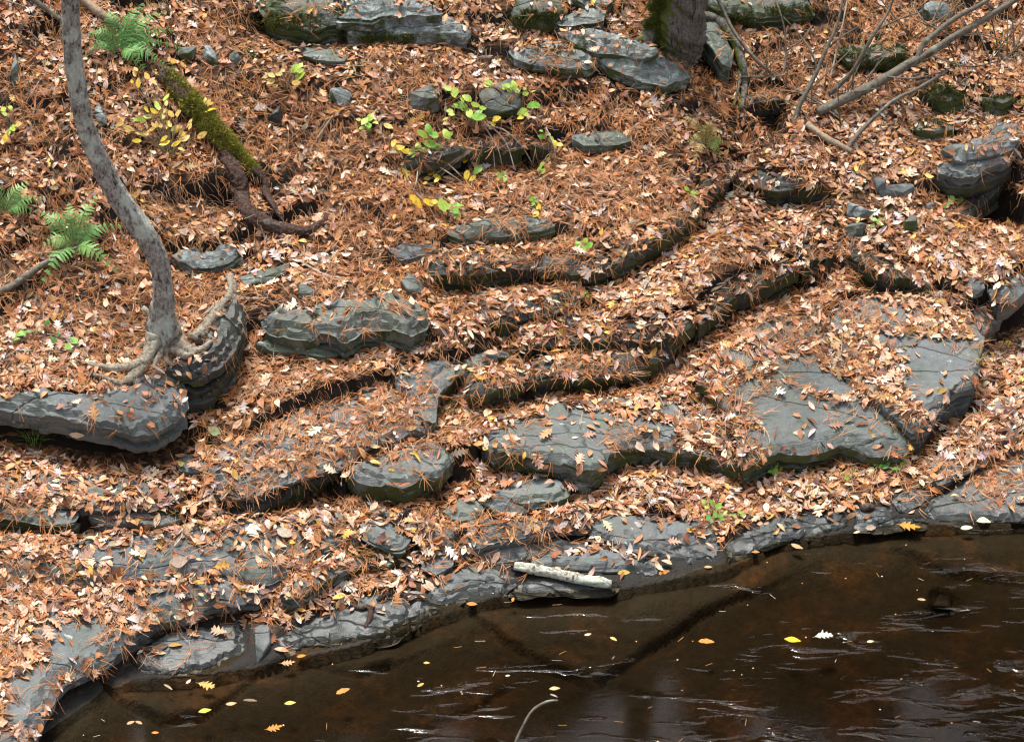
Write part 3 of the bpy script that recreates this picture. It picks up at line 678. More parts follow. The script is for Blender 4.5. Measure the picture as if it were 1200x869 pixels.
rock('grey slab with broken top at the bend of the shelf', [(458, 430), (486, 418), (520, 415), (541, 419), (534, 434), (516, 450), (506, 466), (496, 472), (478, 462), (462, 446)], thick=0.06, rise=0.025, L=0.15, front=(.7, -.6), mat='slate', cover=0.28, flake=.012)
rock('narrow grey slab below the bend of the shelf', [(468, 476), (500, 470), (510, 480), (509, 496), (492, 500), (474, 492)], thick=0.05, rise=0.025, L=0.12, front=(.7, -.6), mat='slate', cover=0.4)
rock('low slate pavement showing in grey patches right of the tree slab', [(238, 545), (262, 520), (300, 496), (350, 478), (400, 462), (452, 446), (500, 474), (506, 494), (460, 508), (420, 526), (396, 540), (350, 556), (300, 572), (258, 578)], thick=0.05, rise=0.01, L=0.15, mat='slate', cover=0.62, over=.03, flake=.012)
rock('five-sided grey stone flush in the leaves below the tree slab', [(206, 538), (216, 529), (233, 530), (241, 540), (232, 549), (211, 548)], thick=0.04, rise=0.025, L=0.1, mat='slate', cover=0.08, over=.02, name='flat_stone')
rock('broken slate pavement along the left edge under damp leaves', [(-40, 560), (20, 550), (90, 556), (150, 552), (200, 560), (215, 576), (180, 590), (100, 592), (40, 586), (-40, 588)], thick=0.05, rise=0.02, L=0.12, mat='slate', cover=0.66, over=.03, flake=.014)
rock('patchy slate floor under thin leaves at the lower left', [(-40, 622), (90, 624), (200, 616), (262, 608), (330, 602), (398, 592), (414, 612), (418, 628), (385, 640), (342, 664), (312, 680), (250, 664), (120, 676), (40, 682), (-40, 684)], thick=0.05, rise=0.02, L=0.12, mat='slate', cover=0.60, over=.03, flake=.014)
rock('patchy slate floor under leaves above the birch stick', [(430, 582), (510, 606), (600, 604), (684, 588), (690, 610), (620, 622), (540, 638), (500, 640), (486, 622), (470, 606)], thick=0.04, rise=0.02, L=0.1, mat='slate', cover=0.78, over=.03, flake=.014)
rock('leaf-strewn slate floor of the right-hand channel', [(1092, 545), (1108, 512), (1150, 482), (1195, 452), (1270, 430), (1270, 512), (1192, 520), (1142, 544), (1100, 566)], thick=0.04, rise=0.02, L=0.1, mat='slate', cover=0.72, over=.03, flake=.01)
bare([(900, 410), (932, 424), (962, 432), (1002, 450), (1000, 466), (975, 462), (940, 450), (915, 440)], .10)
bare([(870, 448), (902, 442), (936, 454), (956, 470), (986, 478), (1040, 475), (1070, 505), (1068, 530), (1020, 532), (985, 520), (960, 530), (898, 532), (893, 502), (884, 482), (868, 464)], .16)
bare([(838, 414), (872, 412), (878, 428), (846, 432)], .2)
bare([(1028, 392), (1050, 393), (1086, 398), (1122, 396), (1152, 428), (1145, 452), (1108, 470), (1096, 490), (1060, 464), (1052, 446), (1062, 430), (1048, 410)], .12)
bare([(1012, 348), (1050, 358), (1068, 378), (1040, 380), (1014, 366)], .25)
bare([(1128, 368), (1154, 378), (1152, 425), (1136, 405)], .15)
bare([(600, 486), (650, 478), (700, 482), (770, 490), (802, 505), (796, 517), (736, 522), (712, 536), (705, 550), (668, 544), (568, 518), (574, 505), (600, 500)], .24)
bare([(690, 466), (722, 460), (738, 470), (702, 478)], .25); bare([(770, 478), (800, 474), (816, 492), (782, 493)], .25)
bare([(40, 738), (90, 722), (152, 733), (146, 752), (92, 790), (66, 808), (44, 845), (0, 870), (0, 800), (45, 780), (60, 760)], .22)
bare([(95, 705), (180, 690), (240, 695), (200, 716), (150, 722)], .45)
rock('right-hand slab with a sharp prow over the channel', [(985, 350), (1020, 340), (1060, 345), (1100, 352), (1135, 362), (1152, 385), (1150, 410), (1148, 432), (1141, 447), (1124, 455), (1107, 464), (1097, 484), (1086, 496), (1070, 501), (1052, 488), (1036, 472), (1010, 452), (985, 436), (970, 420), (965, 390)], thick=0.20, rise=0.06, L=0.42, over=.10, gap=.08, front=(0.75, -0.7), mat='slate', cover=1.0, flake=.006)
rock('upper cracked block on the channel edge at right', [(1160, 336), (1180, 322), (1202, 308), (1215, 312), (1206, 332), (1190, 346), (1170, 352)], thick=0.14, rise=0.05, L=0.25, over=.05, gap=.06, front=(0.8, -0.6), mat='slate', cover=0.15, name='rock_block')
rock('lower cracked block on the channel edge at right', [(1128, 372), (1146, 354), (1166, 350), (1180, 355), (1172, 370), (1156, 384), (1140, 394)], thick=0.14, rise=0.05, L=0.25, over=.05, gap=.06, front=(0.8, -0.6), mat='slate', cover=0.2, name='rock_block')
rock('big smooth slab with rounded pale nose, right of centre', [(815, 446), (842, 410), (900, 368), (963, 352), (966, 392), (970, 422), (986, 440), (1010, 455), (1036, 476), (1054, 492), (1068, 508), (1067, 520), (1052, 527), (1022, 528), (1000, 519), (984, 513), (967, 523), (940, 526), (912, 524), (890, 537), (874, 545), (866, 535), (862, 500), (850, 470), (820, 445)], thick=0.15, rise=0.06, L=0.36, over=.10, gap=.05, front=(0.1, -1), mat='slate_moss', cover=1.0, flake=.004, crag=0.7, rough=0.8)
rock('wide jointed slab strewn with needles at centre', [(560, 508), (572, 494), (600, 478), (640, 472), (700, 462), (760, 454), (806, 448), (848, 476), (860, 500), (864, 534), (868, 546), (850, 534), (820, 525), (790, 519), (760, 516), (735, 518), (717, 529), (707, 544), (692, 548), (665, 540), (636, 531), (600, 527), (574, 521)], thick=0.14, rise=0.05, L=0.28, over=.07, gap=.03, mat='slate_moss', cover=1.0, flake=.006)
rock('small green-grey wedge below the centre slab', [(668, 552), (682, 547), (696, 557), (694, 568), (678, 568)], thick=0.06, rise=0.04, L=0.1, mat='slate_green', cover=0.03, name='stone')
rock('mossy-faced slab below the bend, left of the twin rocks', [(404, 545), (428, 530), (465, 522), (498, 507), (524, 520), (529, 534), (519, 548), (512, 556), (492, 552), (470, 561), (442, 556), (420, 554)], thick=0.15, rise=0.03, L=0.3, over=.05, gap=.03, mat='slate_moss', cover=0.3)
rock('right one of twin dark rocks below the centre slab', [(562, 576), (592, 562), (630, 555), (660, 556), (669, 564), (664, 576), (636, 584), (604, 590), (578, 590)], thick=0.12, rise=0.05, L=0.25, over=.05, gap=.03, mat='slate_moss', cover=0.2, crag=1.2)
rock('left one of twin dark rocks, with a pale spot', [(520, 594), (538, 583), (558, 584), (566, 594), (556, 602), (536, 604)], thick=0.09, rise=0.05, L=0.15, over=.04, mat='slate_green', cover=0.04, name='rock_block')
ledge('dark grassy rim left of the mossy-faced slab', [(262, 592), (300, 588), (330, 574), (360, 561), (404, 546)], h=0.12, back=0.22, L=0.28, cover=0.55, mat='ledge')
rock('low mossy-edged slab at the left edge', [(-30, 585), (0, 583), (35, 580), (66, 586), (92, 596), (86, 606), (58, 610), (32, 604), (0, 598), (-30, 594)], thick=0.10, rise=0.03, L=0.25, mat='slate_moss', cover=0.3)
rock('small dark slab pieces right of the low mossy-edged slab', [(104, 598), (130, 590), (165, 590), (200, 594), (215, 600), (190, 607), (150, 606), (118, 608)], thick=0.08, rise=0.02, L=0.2, mat='slate', cover=0.45)
# --- lower terraces
rock('blue-grey square block with mossy foot, lower left of centre', [(422, 612), (436, 604), (452, 606), (470, 616), (482, 626), (470, 637), (456, 636), (438, 630), (426, 624)], thick=0.09, rise=0.06, L=0.2, over=.03, mat='slate', cover=0.06, name='rock_block', flake=.003)
rock('moss-edged slab stepping down left of the square block', [(326, 692), (338, 676), (362, 658), (392, 642), (420, 634), (444, 641), (462, 650), (452, 656), (428, 656), (400, 665), (368, 680), (338, 697)], thick=0.12, rise=0.06, L=0.25, over=.05, mat='slate_moss', cover=0.5, front=(.3, -1))
rock('lone angular slate chunk on the lower left leaf floor', [(250, 686), (264, 674), (280, 676), (290, 690), (290, 704), (272, 706), (256, 700)], thick=0.05, rise=0.04, L=0.12, mat='slate', cover=0.05, name='stone')
rock('thin dark-edged shelf at the lower left edge', [(-30, 690), (10, 682), (50, 684), (98, 690), (110, 700), (96, 706), (52, 703), (22, 700), (0, 709), (-30, 712)], thick=0.05, rise=0.02, L=0.15, mat='slate', cover=0.35)
rock('large slate shelf with a dark broken edge over the pool', [(312, 690), (300, 702), (256, 701), (228, 709), (188, 719), (152, 744), (134, 760), (92, 787), (68, 805), (50, 832), (36, 860), (22, 890), (-60, 915), (-60, 700), (40, 690), (120, 680), (200, 676), (260, 672)], thick=0.17, rise=0.10, L=0.16, over=.08, gap=.02, front=(0.5, -0.85), mat='slate', cover=0.92, flake=.009, max_s=.2)
rock('upright shard of slate at the pool corner', [(296, 728), (308, 722), (318, 728), (318, 752), (310, 768), (300, 772), (296, 752)], thick=0.06, rise=0.04, L=0.1, mat='slate', cover=0.03, name='stone', front=(.3, -1))
rock('leaf-littered slab at the pool edge under the big shelf', [(152, 770), (170, 752), (205, 734), (250, 722), (286, 716), (292, 740), (286, 764), (255, 782), (205, 788), (166, 784)], thick=0.07, rise=0.012, L=0.10, mat='slate', cover=0.25, flake=.008)
rock('long dipping shoreline slab left of the square-cut one', [(322, 742), (350, 722), (400, 702), (440, 690), (474, 696), (486, 712), (478, 732), (462, 742), (428, 747), (380, 758), (336, 766)], thick=0.06, rise=0.012, L=0.10, mat='slate', cover=0.25, flake=.009)
rock('square-cut slate slab dipping into the water, left of the birch stick', [(490, 690), (512, 676), (540, 663), (580, 659), (602, 672), (604, 680), (590, 690), (556, 692), (530, 704), (508, 704)], thick=0.06, rise=0.02, L=0.10, mat='slate', cover=0.06, flake=.010)
rock('low slate slab behind the left shoreline slab', [(496, 650), (516, 640), (532, 648), (530, 660), (512, 670), (494, 664)], thick=0.04, rise=0.025, L=0.1, mat='slate', cover=0.1, name='flat_stone', flake=.012)
rock('wet flat slab behind the birch stick', [(608, 656), (640, 646), (690, 640), (735, 640), (765, 652), (786, 664), (762, 672), (720, 668), (668, 664), (630, 668)], thick=0.05, rise=0.015, L=0.10, mat='slate', cover=0.16)
rock('layered slate slab with stepped right end by the water', [(682, 614), (716, 600), (752, 594), (800, 604), (834, 610), (846, 634), (845, 652), (815, 656), (788, 657), (756, 648), (712, 628)], thick=0.09, rise=0.03, L=0.14, over=.04, mat='slate', cover=0.05, flake=.014, max_s=0.2)
for lab, px in [('small wet stone at the waterline right of the layered slab', [(922, 616), (934, 611), (944, 620), (936, 628), (924, 625)]),
                ('tiny grey stone beside the low green plant at the shore', [(880, 621), (890, 617), (898, 625), (888, 632)]),
                ('flat wet stone near the shore below the rounded nose', [(966, 598), (978, 593), (988, 598), (984, 607), (970, 606)]),
                ('square shoreline stone with a dark cone-like chunk on it', [(1000, 592), (1020, 585), (1046, 588), (1044, 604), (1024, 610), (1004, 606)])]:
    rock(lab, px, thick=0.045, rise=0.02, L=0.08, mat='slate', cover=0.05, over=.02, name='flat_stone')
rock('broad pale slate pavement at the right shoreline', [(1084, 594), (1100, 572), (1140, 548), (1190, 524), (1260, 515), (1270, 604), (1200, 609), (1130, 608), (1092, 606)], thick=0.06, rise=0.018, L=0.10, mat='slate', cover=0.34, flake=.006)
rock('flush slate patch left of the right shoreline pavement', [(1046, 586), (1062, 574), (1082, 568), (1090, 578), (1076, 590), (1056, 598)], thick=0.05, rise=0.018, L=0.08, mat='slate', cover=0.25, name='flat_stone')

for lab, px in [('dark wet shelf at the waterline right of the layered slab', [(848, 632), (870, 618), (905, 606), (950, 598), (992, 600), (1000, 614), (960, 624), (915, 632), (880, 646), (852, 658)]),
                ('wet slate shelf along the shore left of the right pavement', [(1000, 612), (1040, 606), (1085, 604), (1092, 612), (1050, 618), (1005, 622)]),
                ('thin wet slab under the left end of the birch stick', [(590, 694), (606, 680), (650, 676), (700, 682), (730, 684), (716, 694), (660, 694), (616, 698)]),
                ('small wet slab filling the gap at the shoreline corner', [(470, 716), (488, 704), (512, 706), (524, 712), (500, 722), (482, 734)]),
                ('low slate ledge in leaves above the wet flat slab', [(540, 640), (590, 628), (650, 622), (690, 626), (700, 640), (640, 644), (600, 654), (556, 656)])]:
    rock(lab, px, thick=0.05, rise=0.012, L=0.08, mat='slate', cover=0.3, over=.02, flake=.012)

rock('dark round stone lying under water at right', [(1090, 694), (1102, 688), (1114, 694), (1116, 710), (1104, 718), (1090, 710)], thick=0.06, rise=0.0, L=0.1, mat='dark', cover=0.0, name='stone')
for u_, v_, r_, d_ in ((832, 66, .11, .20), (870, 150, .10, .14), (1010, 58, .10, .08), (62, 40, .12, .08), (262, 235, .07, .10), (140, 262, .10, .10)):
    h_ = on_ground(u_, v_); Z -= d_ * np.exp(-(((GX - h_[0]) / r_) ** 2 + ((GY - h_[1]) / (r_ * 1.1)) ** 2) ** 1.5)      # dark hollows between roots
# ------------------------------------------------------------------ ground sheet
nx, ny = len(XS), len(YS)
Vg = np.column_stack([GX.ravel(), GY.ravel(), Z.ravel()])
ii, jj = np.meshgrid(np.arange(nx - 1), np.arange(ny - 1))
b0 = (jj * nx + ii).ravel()
Fg = np.column_stack([b0, b0 + 1, b0 + nx + 1, b0 + nx])
gme = mesh('ground', Vg, Fg, smooth=True)
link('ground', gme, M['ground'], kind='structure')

# ------------------------------------------------------------------ water
def water_mat():
    m, nt, b = newmat('stream_water'); nt.nodes.remove(b); out = nt.nodes['Material Output']
    geo = N(nt, 'ShaderNodeNewGeometry')
    mp = N(nt, 'ShaderNodeMapping'); mp.inputs['Scale'].default_value = (1.6, 7.0, 1.0); mp.inputs['Rotation'].default_value = (0, 0, math.radians(-9)); nt.links.new(geo.outputs['Position'], mp.inputs[0])
    n1 = noise_n(nt, mp.outputs[0], 2.0, 3, 0.5, 0.7)
    mp2 = N(nt, 'ShaderNodeMapping'); mp2.inputs['Scale'].default_value = (0.9, 3.2, 1.0); mp2.inputs['Rotation'].default_value = (0, 0, math.radians(-6)); nt.links.new(geo.outputs['Position'], mp2.inputs[0])
    n2 = noise_n(nt, mp2.outputs[0], 1.3, 3, 0.55)
    sp = N(nt, 'ShaderNodeSeparateXYZ'); nt.links.new(geo.outputs['Position'], sp.inputs[0])
    # riffles come in patches, towards the right and the middle of the stream
    k = math_n(nt, 'ADD', math_n(nt, 'MULTIPLY', sp.outputs['X'], 0.055), math_n(nt, 'MULTIPLY', math_n(nt, 'ADD', sp.outputs['Y'], 1.6), -0.10))
    amp = ramp(nt, math_n(nt, 'ADD', k, n2), [(0.60, 0.0), (0.80, 1.0)])
    h = math_n(nt, 'MULTIPLY', ramp(nt, n1, [(0.50, 0.0), (0.72, 1.0)]), math_n(nt, 'ADD', amp, 0.004))
    bp = N(nt, 'ShaderNodeBump'); bp.inputs['Strength'].default_value = 1.0; bp.inputs['Distance'].default_value = 0.013; nt.links.new(h, bp.inputs['Height'])
    gl = N(nt, 'ShaderNodeBsdfGlossy'); gl.inputs['Roughness'].default_value = 0.07; nt.links.new(bp.outputs[0], gl.inputs['Normal'])
    tr = N(nt, 'ShaderNodeBsdfTransparent'); tr.inputs[0].default_value = (0.86, 0.80, 0.70, 1)
    fr = N(nt, 'ShaderNodeFresnel'); fr.inputs['IOR'].default_value = 1.33; nt.links.new(bp.outputs[0], fr.inputs['Normal'])
    mx = N(nt, 'ShaderNodeMixShader'); nt.links.new(fr.outputs[0], mx.inputs[0]); nt.links.new(tr.outputs[0], mx.inputs[1]); nt.links.new(gl.outputs[0], mx.inputs[2])
    nt.links.new(mx.outputs[0], out.inputs['Surface'])
    va = N(nt, 'ShaderNodeVolumeAbsorption'); va.inputs['Color'].default_value = (0.50, 0.40, 0.26, 1); va.inputs['Density'].default_value = 6.2
    nt.links.new(va.outputs[0], out.inputs['Volume'])
    return m
wx0, wx1, wy0, wy1, wz = -32, 32, -10.5, 0.9, -1.0
Vw = [(wx0, wy0, 0), (wx1, wy0, 0), (wx1, wy1, 0), (wx0, wy1, 0), (wx0, wy0, wz), (wx1, wy0, wz), (wx1, wy1, wz), (wx0, wy1, wz)]
Fw = [(0, 1, 2, 3), (7, 6, 5, 4), (0, 4, 5, 1), (1, 5, 6, 2), (2, 6, 7, 3), (3, 7, 4, 0)]
link('water', mesh('water', Vw, Fw), water_mat(), kind='structure')

# ------------------------------------------------------------------ the wood above the bank, mirrored in the stream
def woodland():
    r = np.random.default_rng(5); V, F, Cc = [], [], []; nv = 0
    for k in range(96):
        x = -17 + 34 * (k + r.uniform(-.4, .4)) / 95; y = r.uniform(7.0, 12.5); zb = float(zat(np.array([x]), np.array([y]))[0]); h = r.uniform(4.6, 6.0) + .12 * (y - 7)
        a = np.linspace(0, 2 * math.pi, 7)[:-1]; R0 = r.uniform(.10, .18)
        for q in range(2):
            V.append(np.column_stack([x + np.cos(a) * R0 * (1 - .7 * q), y + np.sin(a) * R0 * (1 - .7 * q), np.full(6, zb - .3 + q * (h + .3))]))
        for q in range(6): F.append((nv + q, nv + (q + 1) % 6, nv + 6 + (q + 1) % 6, nv + 6 + q))
        Cc += [(.06, .05, .04)] * 12; nv += 12; n = 1100
        t = r.uniform(.08, 1, n); rad = (1.15 - t) * r.uniform(1.3, 1.9) * np.sqrt(r.uniform(.05, 1, n)); an = r.uniform(0, 2 * math.pi, n)
        c = np.column_stack([x + np.cos(an) * rad, y + np.sin(an) * rad, zb + t * h - .25 * rad]); d = r.normal(0, 1, (n, 3)); d /= np.linalg.norm(d, axis=1)[:, None]; e = np.cross(d, r.normal(0, 1, (n, 3))); e /= np.linalg.norm(e, axis=1)[:, None]; s_ = r.uniform(.16, .36, (n, 1))
        V.append(np.stack([c - d * s_, c + e * s_ * .5, c + d * s_, c - e * s_ * .5], 1).reshape(-1, 3)); cg = np.array((.035, .055, .02)) * r.uniform(.6, 1.5, (n, 1))
        F += [(nv + 4 * q, nv + 4 * q + 1, nv + 4 * q + 2, nv + 4 * q + 3) for q in range(n)]; Cc += list(np.repeat(cg, 4, 0)); nv += 4 * n
    me = mesh('woodland', np.vstack(V), np.array(F), col=np.array(Cc)); link('woodland', me, M['moss'], label='dark evergreen wood rising behind the bank, mirrored in the stream', cat='wood', kind='stuff')
woodland()

# ================================================================== ray casting on what has been built
near = (np.abs(GX) < 4.2) & (GY > -3.6) & (GY < 4.4)
keep = near.ravel()
fm = keep[Fg].all(1)
offs = [0]; BV = [Vg]; polys = [tuple(f) for f in Fg[fm].tolist()]; cov = [np.full(int(fm.sum()), 1.0)]
nb = len(Vg)
for (V_, F_, c_) in SLABS:
    BV.append(V_); polys.extend(tuple(int(i) + nb for i in f) for f in F_); cov.append(np.full(len(F_), c_)); nb += len(V_)
BVc = np.vstack(BV); COVER = np.concatenate(cov)
bvh = BVHTree.FromPolygons(BVc.tolist(), polys)
def cast(u, v):
    d = ray(u, v); h = bvh.ray_cast(Vector(CAM), Vector(d))
    return (np.array(h[0]), np.array(h[1])) if h[0] is not None else (on_z(u, v, 0), np.array([0, 0, 1.0]))
def lay(u, v, h=0.0):
    p, n = cast(u, v); return p + n * h
def above(u, v, h): return on_ground(u, v, h)
DOWN = Vector((0, 0, -1))

# ------------------------------------------------------------------ tubes
def tube(P, R, seg=8, sub=4, wob=0.0, seed=0, cap=True, flat=1.0, rough=0.0):
    P = catmull(np.asarray(P, float), sub); R = np.interp(np.linspace(0, 1, len(P)), np.linspace(0, 1, len(R)), R)
    Tn = np.gradient(P, axis=0); Tn /= np.linalg.norm(Tn, axis=1)[:, None] + 1e-9
    ref = np.array([0, 0, 1.0]) if abs(Tn[0, 2]) < 0.9 else np.array([1.0, 0, 0])
    u = np.cross(Tn[0], ref); u /= np.linalg.norm(u); V = []; F = []
    a = np.linspace(0, 2 * math.pi, seg, endpoint=False)
    for i in range(len(P)):
        u = u - Tn[i] * (u @ Tn[i]); u /= np.linalg.norm(u) + 1e-9; v = np.cross(Tn[i], u)
        s = i * np.linalg.norm(P[min(1, len(P) - 1)] - P[0])
        rr = R[i] * (1 + wob * fbm(np.cos(a) * 1.3 + seed, np.sin(a) * 1.3 + i * 0.13, seed, 3) + (rough * fbm(np.cos(a) * 4.5 + seed, np.sin(a) * 4.5 + i * 0.45, seed + 9, 3) if rough else 0))
        V.append(P[i] + np.outer(np.cos(a) * rr, u) + np.outer(np.sin(a) * rr * flat, v))
    V = np.vstack(V)
    for i in range(len(P) - 1):
        for k in range(seg):
            k2 = (k + 1) % seg
            F.append((i * seg + k, i * seg + k2, (i + 1) * seg + k2, (i + 1) * seg + k))
    if cap:
        F.append(tuple(range(seg))[::-1]); F.append(tuple((len(P) - 1) * seg + k for k in range(seg)))
    return V, F
def tube_part(parent, name, P, R, mat, **kw):
    V, F = tube(P, R, **kw); me = mesh(name, V, F, smooth=True); return adopt(parent, name, me, M[mat])
PXM = lambda p: FPX / float((np.asarray(p) - CAM) @ FWD)       # pixels per metre at a point

# ------------------------------------------------------------------ moss tufts
def moss_patch(parent, name, pts, nrms, count, hgt=0.012, seed=0, c=((0.030, 0.045, 0.008), (0.15, 0.17, 0.025))):
    r = np.random.default_rng(seed); pts = np.asarray(pts); nrms = np.asarray(nrms)
    k = r.integers(0, len(pts), count); p = pts[k] + r.normal(0, 0.007, (count, 3)); n = nrms[k] + r.normal(0, 0.45, (count, 3)); n /= np.linalg.norm(n, axis=1)[:, None]
    s = np.cross(n, r.normal(0, 1, (count, 3))); s /= np.linalg.norm(s, axis=1)[:, None]
    h = r.uniform(0.4, 1.3, count)[:, None] * hgt; wd = 0.0022
    A = p - s * wd - n * 0.004; B = p + s * wd - n * 0.004; Cc = p + n * h
    V = np.stack([A, B, Cc], 1).reshape(-1, 3); F = np.arange(count * 3).reshape(-1, 3)
    t = np.clip(r.normal(0.45, 0.25, count) + 0.35 * fbm(p[:, 0] * 9, p[:, 1] * 9, seed), 0, 1)[:, None]
    colr = np.array(c[0]) * (1 - t) + np.array(c[1]) * t
    me = mesh(name, V, F, col=np.repeat(colr, 3, 0))
    return adopt(parent, name, me, M['moss'], kind='stuff')

# ================================================================== trees
base, _ = cast(192, 402); y0 = base[1]
tr1 = empty('curved_tree', base, 'slim grey tree with curved trunk and bare roots on the slab', 'tree')
TP = [(78, -620), (72, -380), (74, -180), (79, -60), (82, 0), (84, 40), (87, 80), (96, 130), (109, 172), (129, 214), (153, 252), (175, 285), (187, 310), (191, 340), (190, 368), (192, 392), (196, 412)]
TR = 0.92 * np.array([7, 8.5, 9.5, 10.5, 11, 11.6, 11.8, 12, 12.4, 13.2, 14, 14, 13, 12.8, 15.5, 24, 34])
Pt = np.array([on_y(u, v, y0 + 0.02 + 0.0 * v) for u, v in TP]); Pt[-1, 2] = base[2] - 0.08
tube_part(tr1, 'trunk', Pt, TR / np.array([PXM(p) for p in Pt]), 'bark', seg=40, sub=12, wob=0.13, seed=4, rough=.10)
def groot(parent, px, r0, r1, h=0.015, mat='root', name='root', seed=0):
    P = np.array([lay(u, v, h) for u, v in px]); P[:, 2] += 0.004 * np.sin(np.arange(len(P)) * 2.1 + seed)
    s = PXM(P[0]); return tube_part(parent, name, P, np.linspace(r0, r1, len(P)) / s, mat, seg=14, sub=8, wob=0.3, seed=seed, rough=.25)
bp = base + np.array([0, -0.02, 0.09])
def root_from(px, r0, r1, start=(0, 0), seed=0, h=0.012):
    P = [bp + np.array([start[0], 0, start[1]])] + [lay(u, v, h) for u, v in px]
    s = PXM(P[0]); tube_part(tr1, 'root', np.array(P), np.linspace(r0, r1, len(P)) / s, 'root', seg=12, sub=7, wob=0.35, seed=seed, rough=.22)
root_from([(178, 410), (168, 426), (150, 432), (125, 433), (108, 430), (92, 425)], 11, 2.0, (-.03, -.02), 1)
root_from([(172, 420), (160, 438), (148, 447), (138, 450), (118, 443), (102, 438)], 9, 1.4, (-.02, -.03), 2)
root_from([(178, 398), (164, 406), (148, 420)], 5, 1.6, (-.04, .0), 3)
root_from([(208, 404), (224, 413), (238, 410), (249, 401)], 13, 2.4, (.03, -.02), 4)
root_from([(204, 410), (216, 418), (228, 416)], 10, 2, (.02, -.04), 5)
root_from([(188, 412), (184, 424), (176, 436)], 9, 1.5, (-.0, -.05), 6)
root_from([(194, 414), (196, 424), (203, 430)], 9, 1.2, (.01, -.05), 7)
root_from([(186, 380), (178, 372), (165, 362)], 8, 5, (-.05, .03), 8)
groot(tr1, [(226, 402), (238, 392), (248, 380), (258, 366), (268, 352), (272, 340), (269, 328)], 9, 4.5, 0.02, seed=9)
groot(tr1, [(268, 352), (284, 352), (300, 353), (314, 351)], 3, 1.4, 0.012, seed=10)
groot(tr1, [(268, 354), (252, 362), (238, 371), (224, 377)], 3.2, 1.6, 0.012, seed=11)
groot(tr1, [(180, 424), (186, 430), (194, 427), (190, 420)], 1.5, 1.0, 0.012, seed=12)
groot(tr1, [(92, 425), (80, 430), (64, 436), (50, 434)], 2.0, 1.0, 0.008, seed=13)

base2, _ = cast(792, 66)
tr2 = empty('big_tree', base2, 'thick furrowed tree with mossy side at the top edge', 'tree')
yb2 = base2[1] + 0.06
Pb = np.array([on_y(u, v, yb2) for u, v in [(812, -900), (804, -420), (798, -140), (797, -40), (798, 0), (797, 25), (796, 48), (796, 66), (796, 78)]])
Rb = np.array([19, 23, 26, 28, 29, 30, 28, 23, 15])
trunk2 = tube_part(tr2, 'trunk', Pb, Rb / np.array([PXM(p) for p in Pb]), 'oldbark', seg=56, sub=12, wob=0.22, seed=8, rough=.16)
for k, (px, r0, r1, h) in enumerate([([(776, 20), (764, 34), (756, 46), (744, 52)], 15, 6, 0.05), ([(822, 20), (842, 26), (858, 46), (870, 78), (872, 100), (868, 128)], 9, 3, 0.06), ([(868, 70), (866, 100), (858, 128)], 2.5, 1, 0.03), ([(872, 95), (876, 118), (872, 138)], 2.5, 1, 0.03)]):
    P = np.array([above(u, v, h) for u, v in px]); tube_part(tr2, 'root', P, np.linspace(r0, r1, len(P)) / PXM(P[0]), 'oldbark', seg=10, sub=5, wob=0.4, seed=20 + k)
mp_, mn_ = [], []
for k in range(700):
    u = rng.uniform(752, 782); v = rng.uniform(-20, 56)
    if abs(u - (772 - 0.22 * max(v, 0))) > 9 + 3 * math.sin(v * .3): continue
    z = rng.uniform(); a = rng.uniform(2.2, 4.2)
    p = on_y(u, v, yb2 - 0.06 - 0.04 * rng.uniform()); mp_.append(p); mn_.append((-0.7, -0.6, 0.3))
moss_patch(tr2, 'moss', mp_, mn_, 9000, 0.016, 3)

# ------------------------------------------------------------------ mossy log with hooked, peeling end
lp = [(186, 84), (203, 100), (220, 118), (238, 138), (255, 158), (270, 175), (284, 188), (300, 200)]
lg = empty('mossy_log', lay(280, 220), 'mossy log with a dark peeling hooked end on the left slope', 'log')
P = np.array([lay(u, v, 0.015) for u, v in lp]); P = P - np.array([0, 0, .02]); R = np.array([11, 13, 14, 14, 13, 11, 8, 4]) / PXM(P[3])
tube_part(lg, 'log_body', P, R, 'logbark', seg=16, sub=6, wob=0.3, seed=31)
Pc = catmull(P, 12); mp_, mn_ = [], []
for k in range(2200):
    i = rng.integers(3, len(Pc) - 1); t = i / len(Pc); rr = np.interp(t, np.linspace(0, 1, len(R)), R)
    tv = Pc[min(i + 1, len(Pc) - 1)] - Pc[i - 1]; tv /= np.linalg.norm(tv); sd_ = np.cross(tv, [0, 0, 1]); sd_ /= np.linalg.norm(sd_); upv = np.cross(sd_, tv)
    a = rng.uniform(-1.2, 1.35)
    if t < 0.28 and rng.uniform() < 0.8: continue
    d = sd_ * math.sin(a) + upv * math.cos(a); mp_.append(Pc[i] + d * rr); mn_.append(d)
moss_patch(lg, 'moss', mp_, mn_, 26000, 0.015, 5, c=((0.10, 0.115, 0.015), (0.44, 0.42, 0.07)))
hk = [(262, 180), (272, 198), (280, 215), (282, 232), (292, 250), (310, 264), (332, 272), (358, 273), (376, 264), (384, 252)]
P = np.array([lay(u, v, 0.012) for u, v in hk]); P[1:-1, 2] = (P[:-2, 2] + 2 * P[1:-1, 2] + P[2:, 2]) / 4; R = .86 * np.array([9, 12, 12, 11.5, 11.5, 11, 9.5, 7.5, 5, 3]) / PXM(P[3])
tube_part(lg, 'hooked_end', P, R, 'logbark', seg=30, sub=12, wob=0.18, seed=33, rough=.22)
P = np.array([lay(u, v, 0.03) for u, v in [(298, 198), (308, 214), (314, 230), (322, 246), (330, 258)]])
tube_part(lg, 'bark_strip', P, np.array([6, 5, 5, 4, 2.5]) / PXM(P[0]), 'logbark', seg=12, sub=8, wob=0.4, seed=35, flat=.5, rough=.3)
P = np.array([lay(u, v, 0.02) for u, v in [(283, 235), (292, 254), (306, 270), (312, 284)]])
tube_part(lg, 'bark_strip', P, np.array([2.5, 2, 1.6, 1]) / PXM(P[0]), 'branch', seg=7, sub=5, wob=0.4, seed=36)

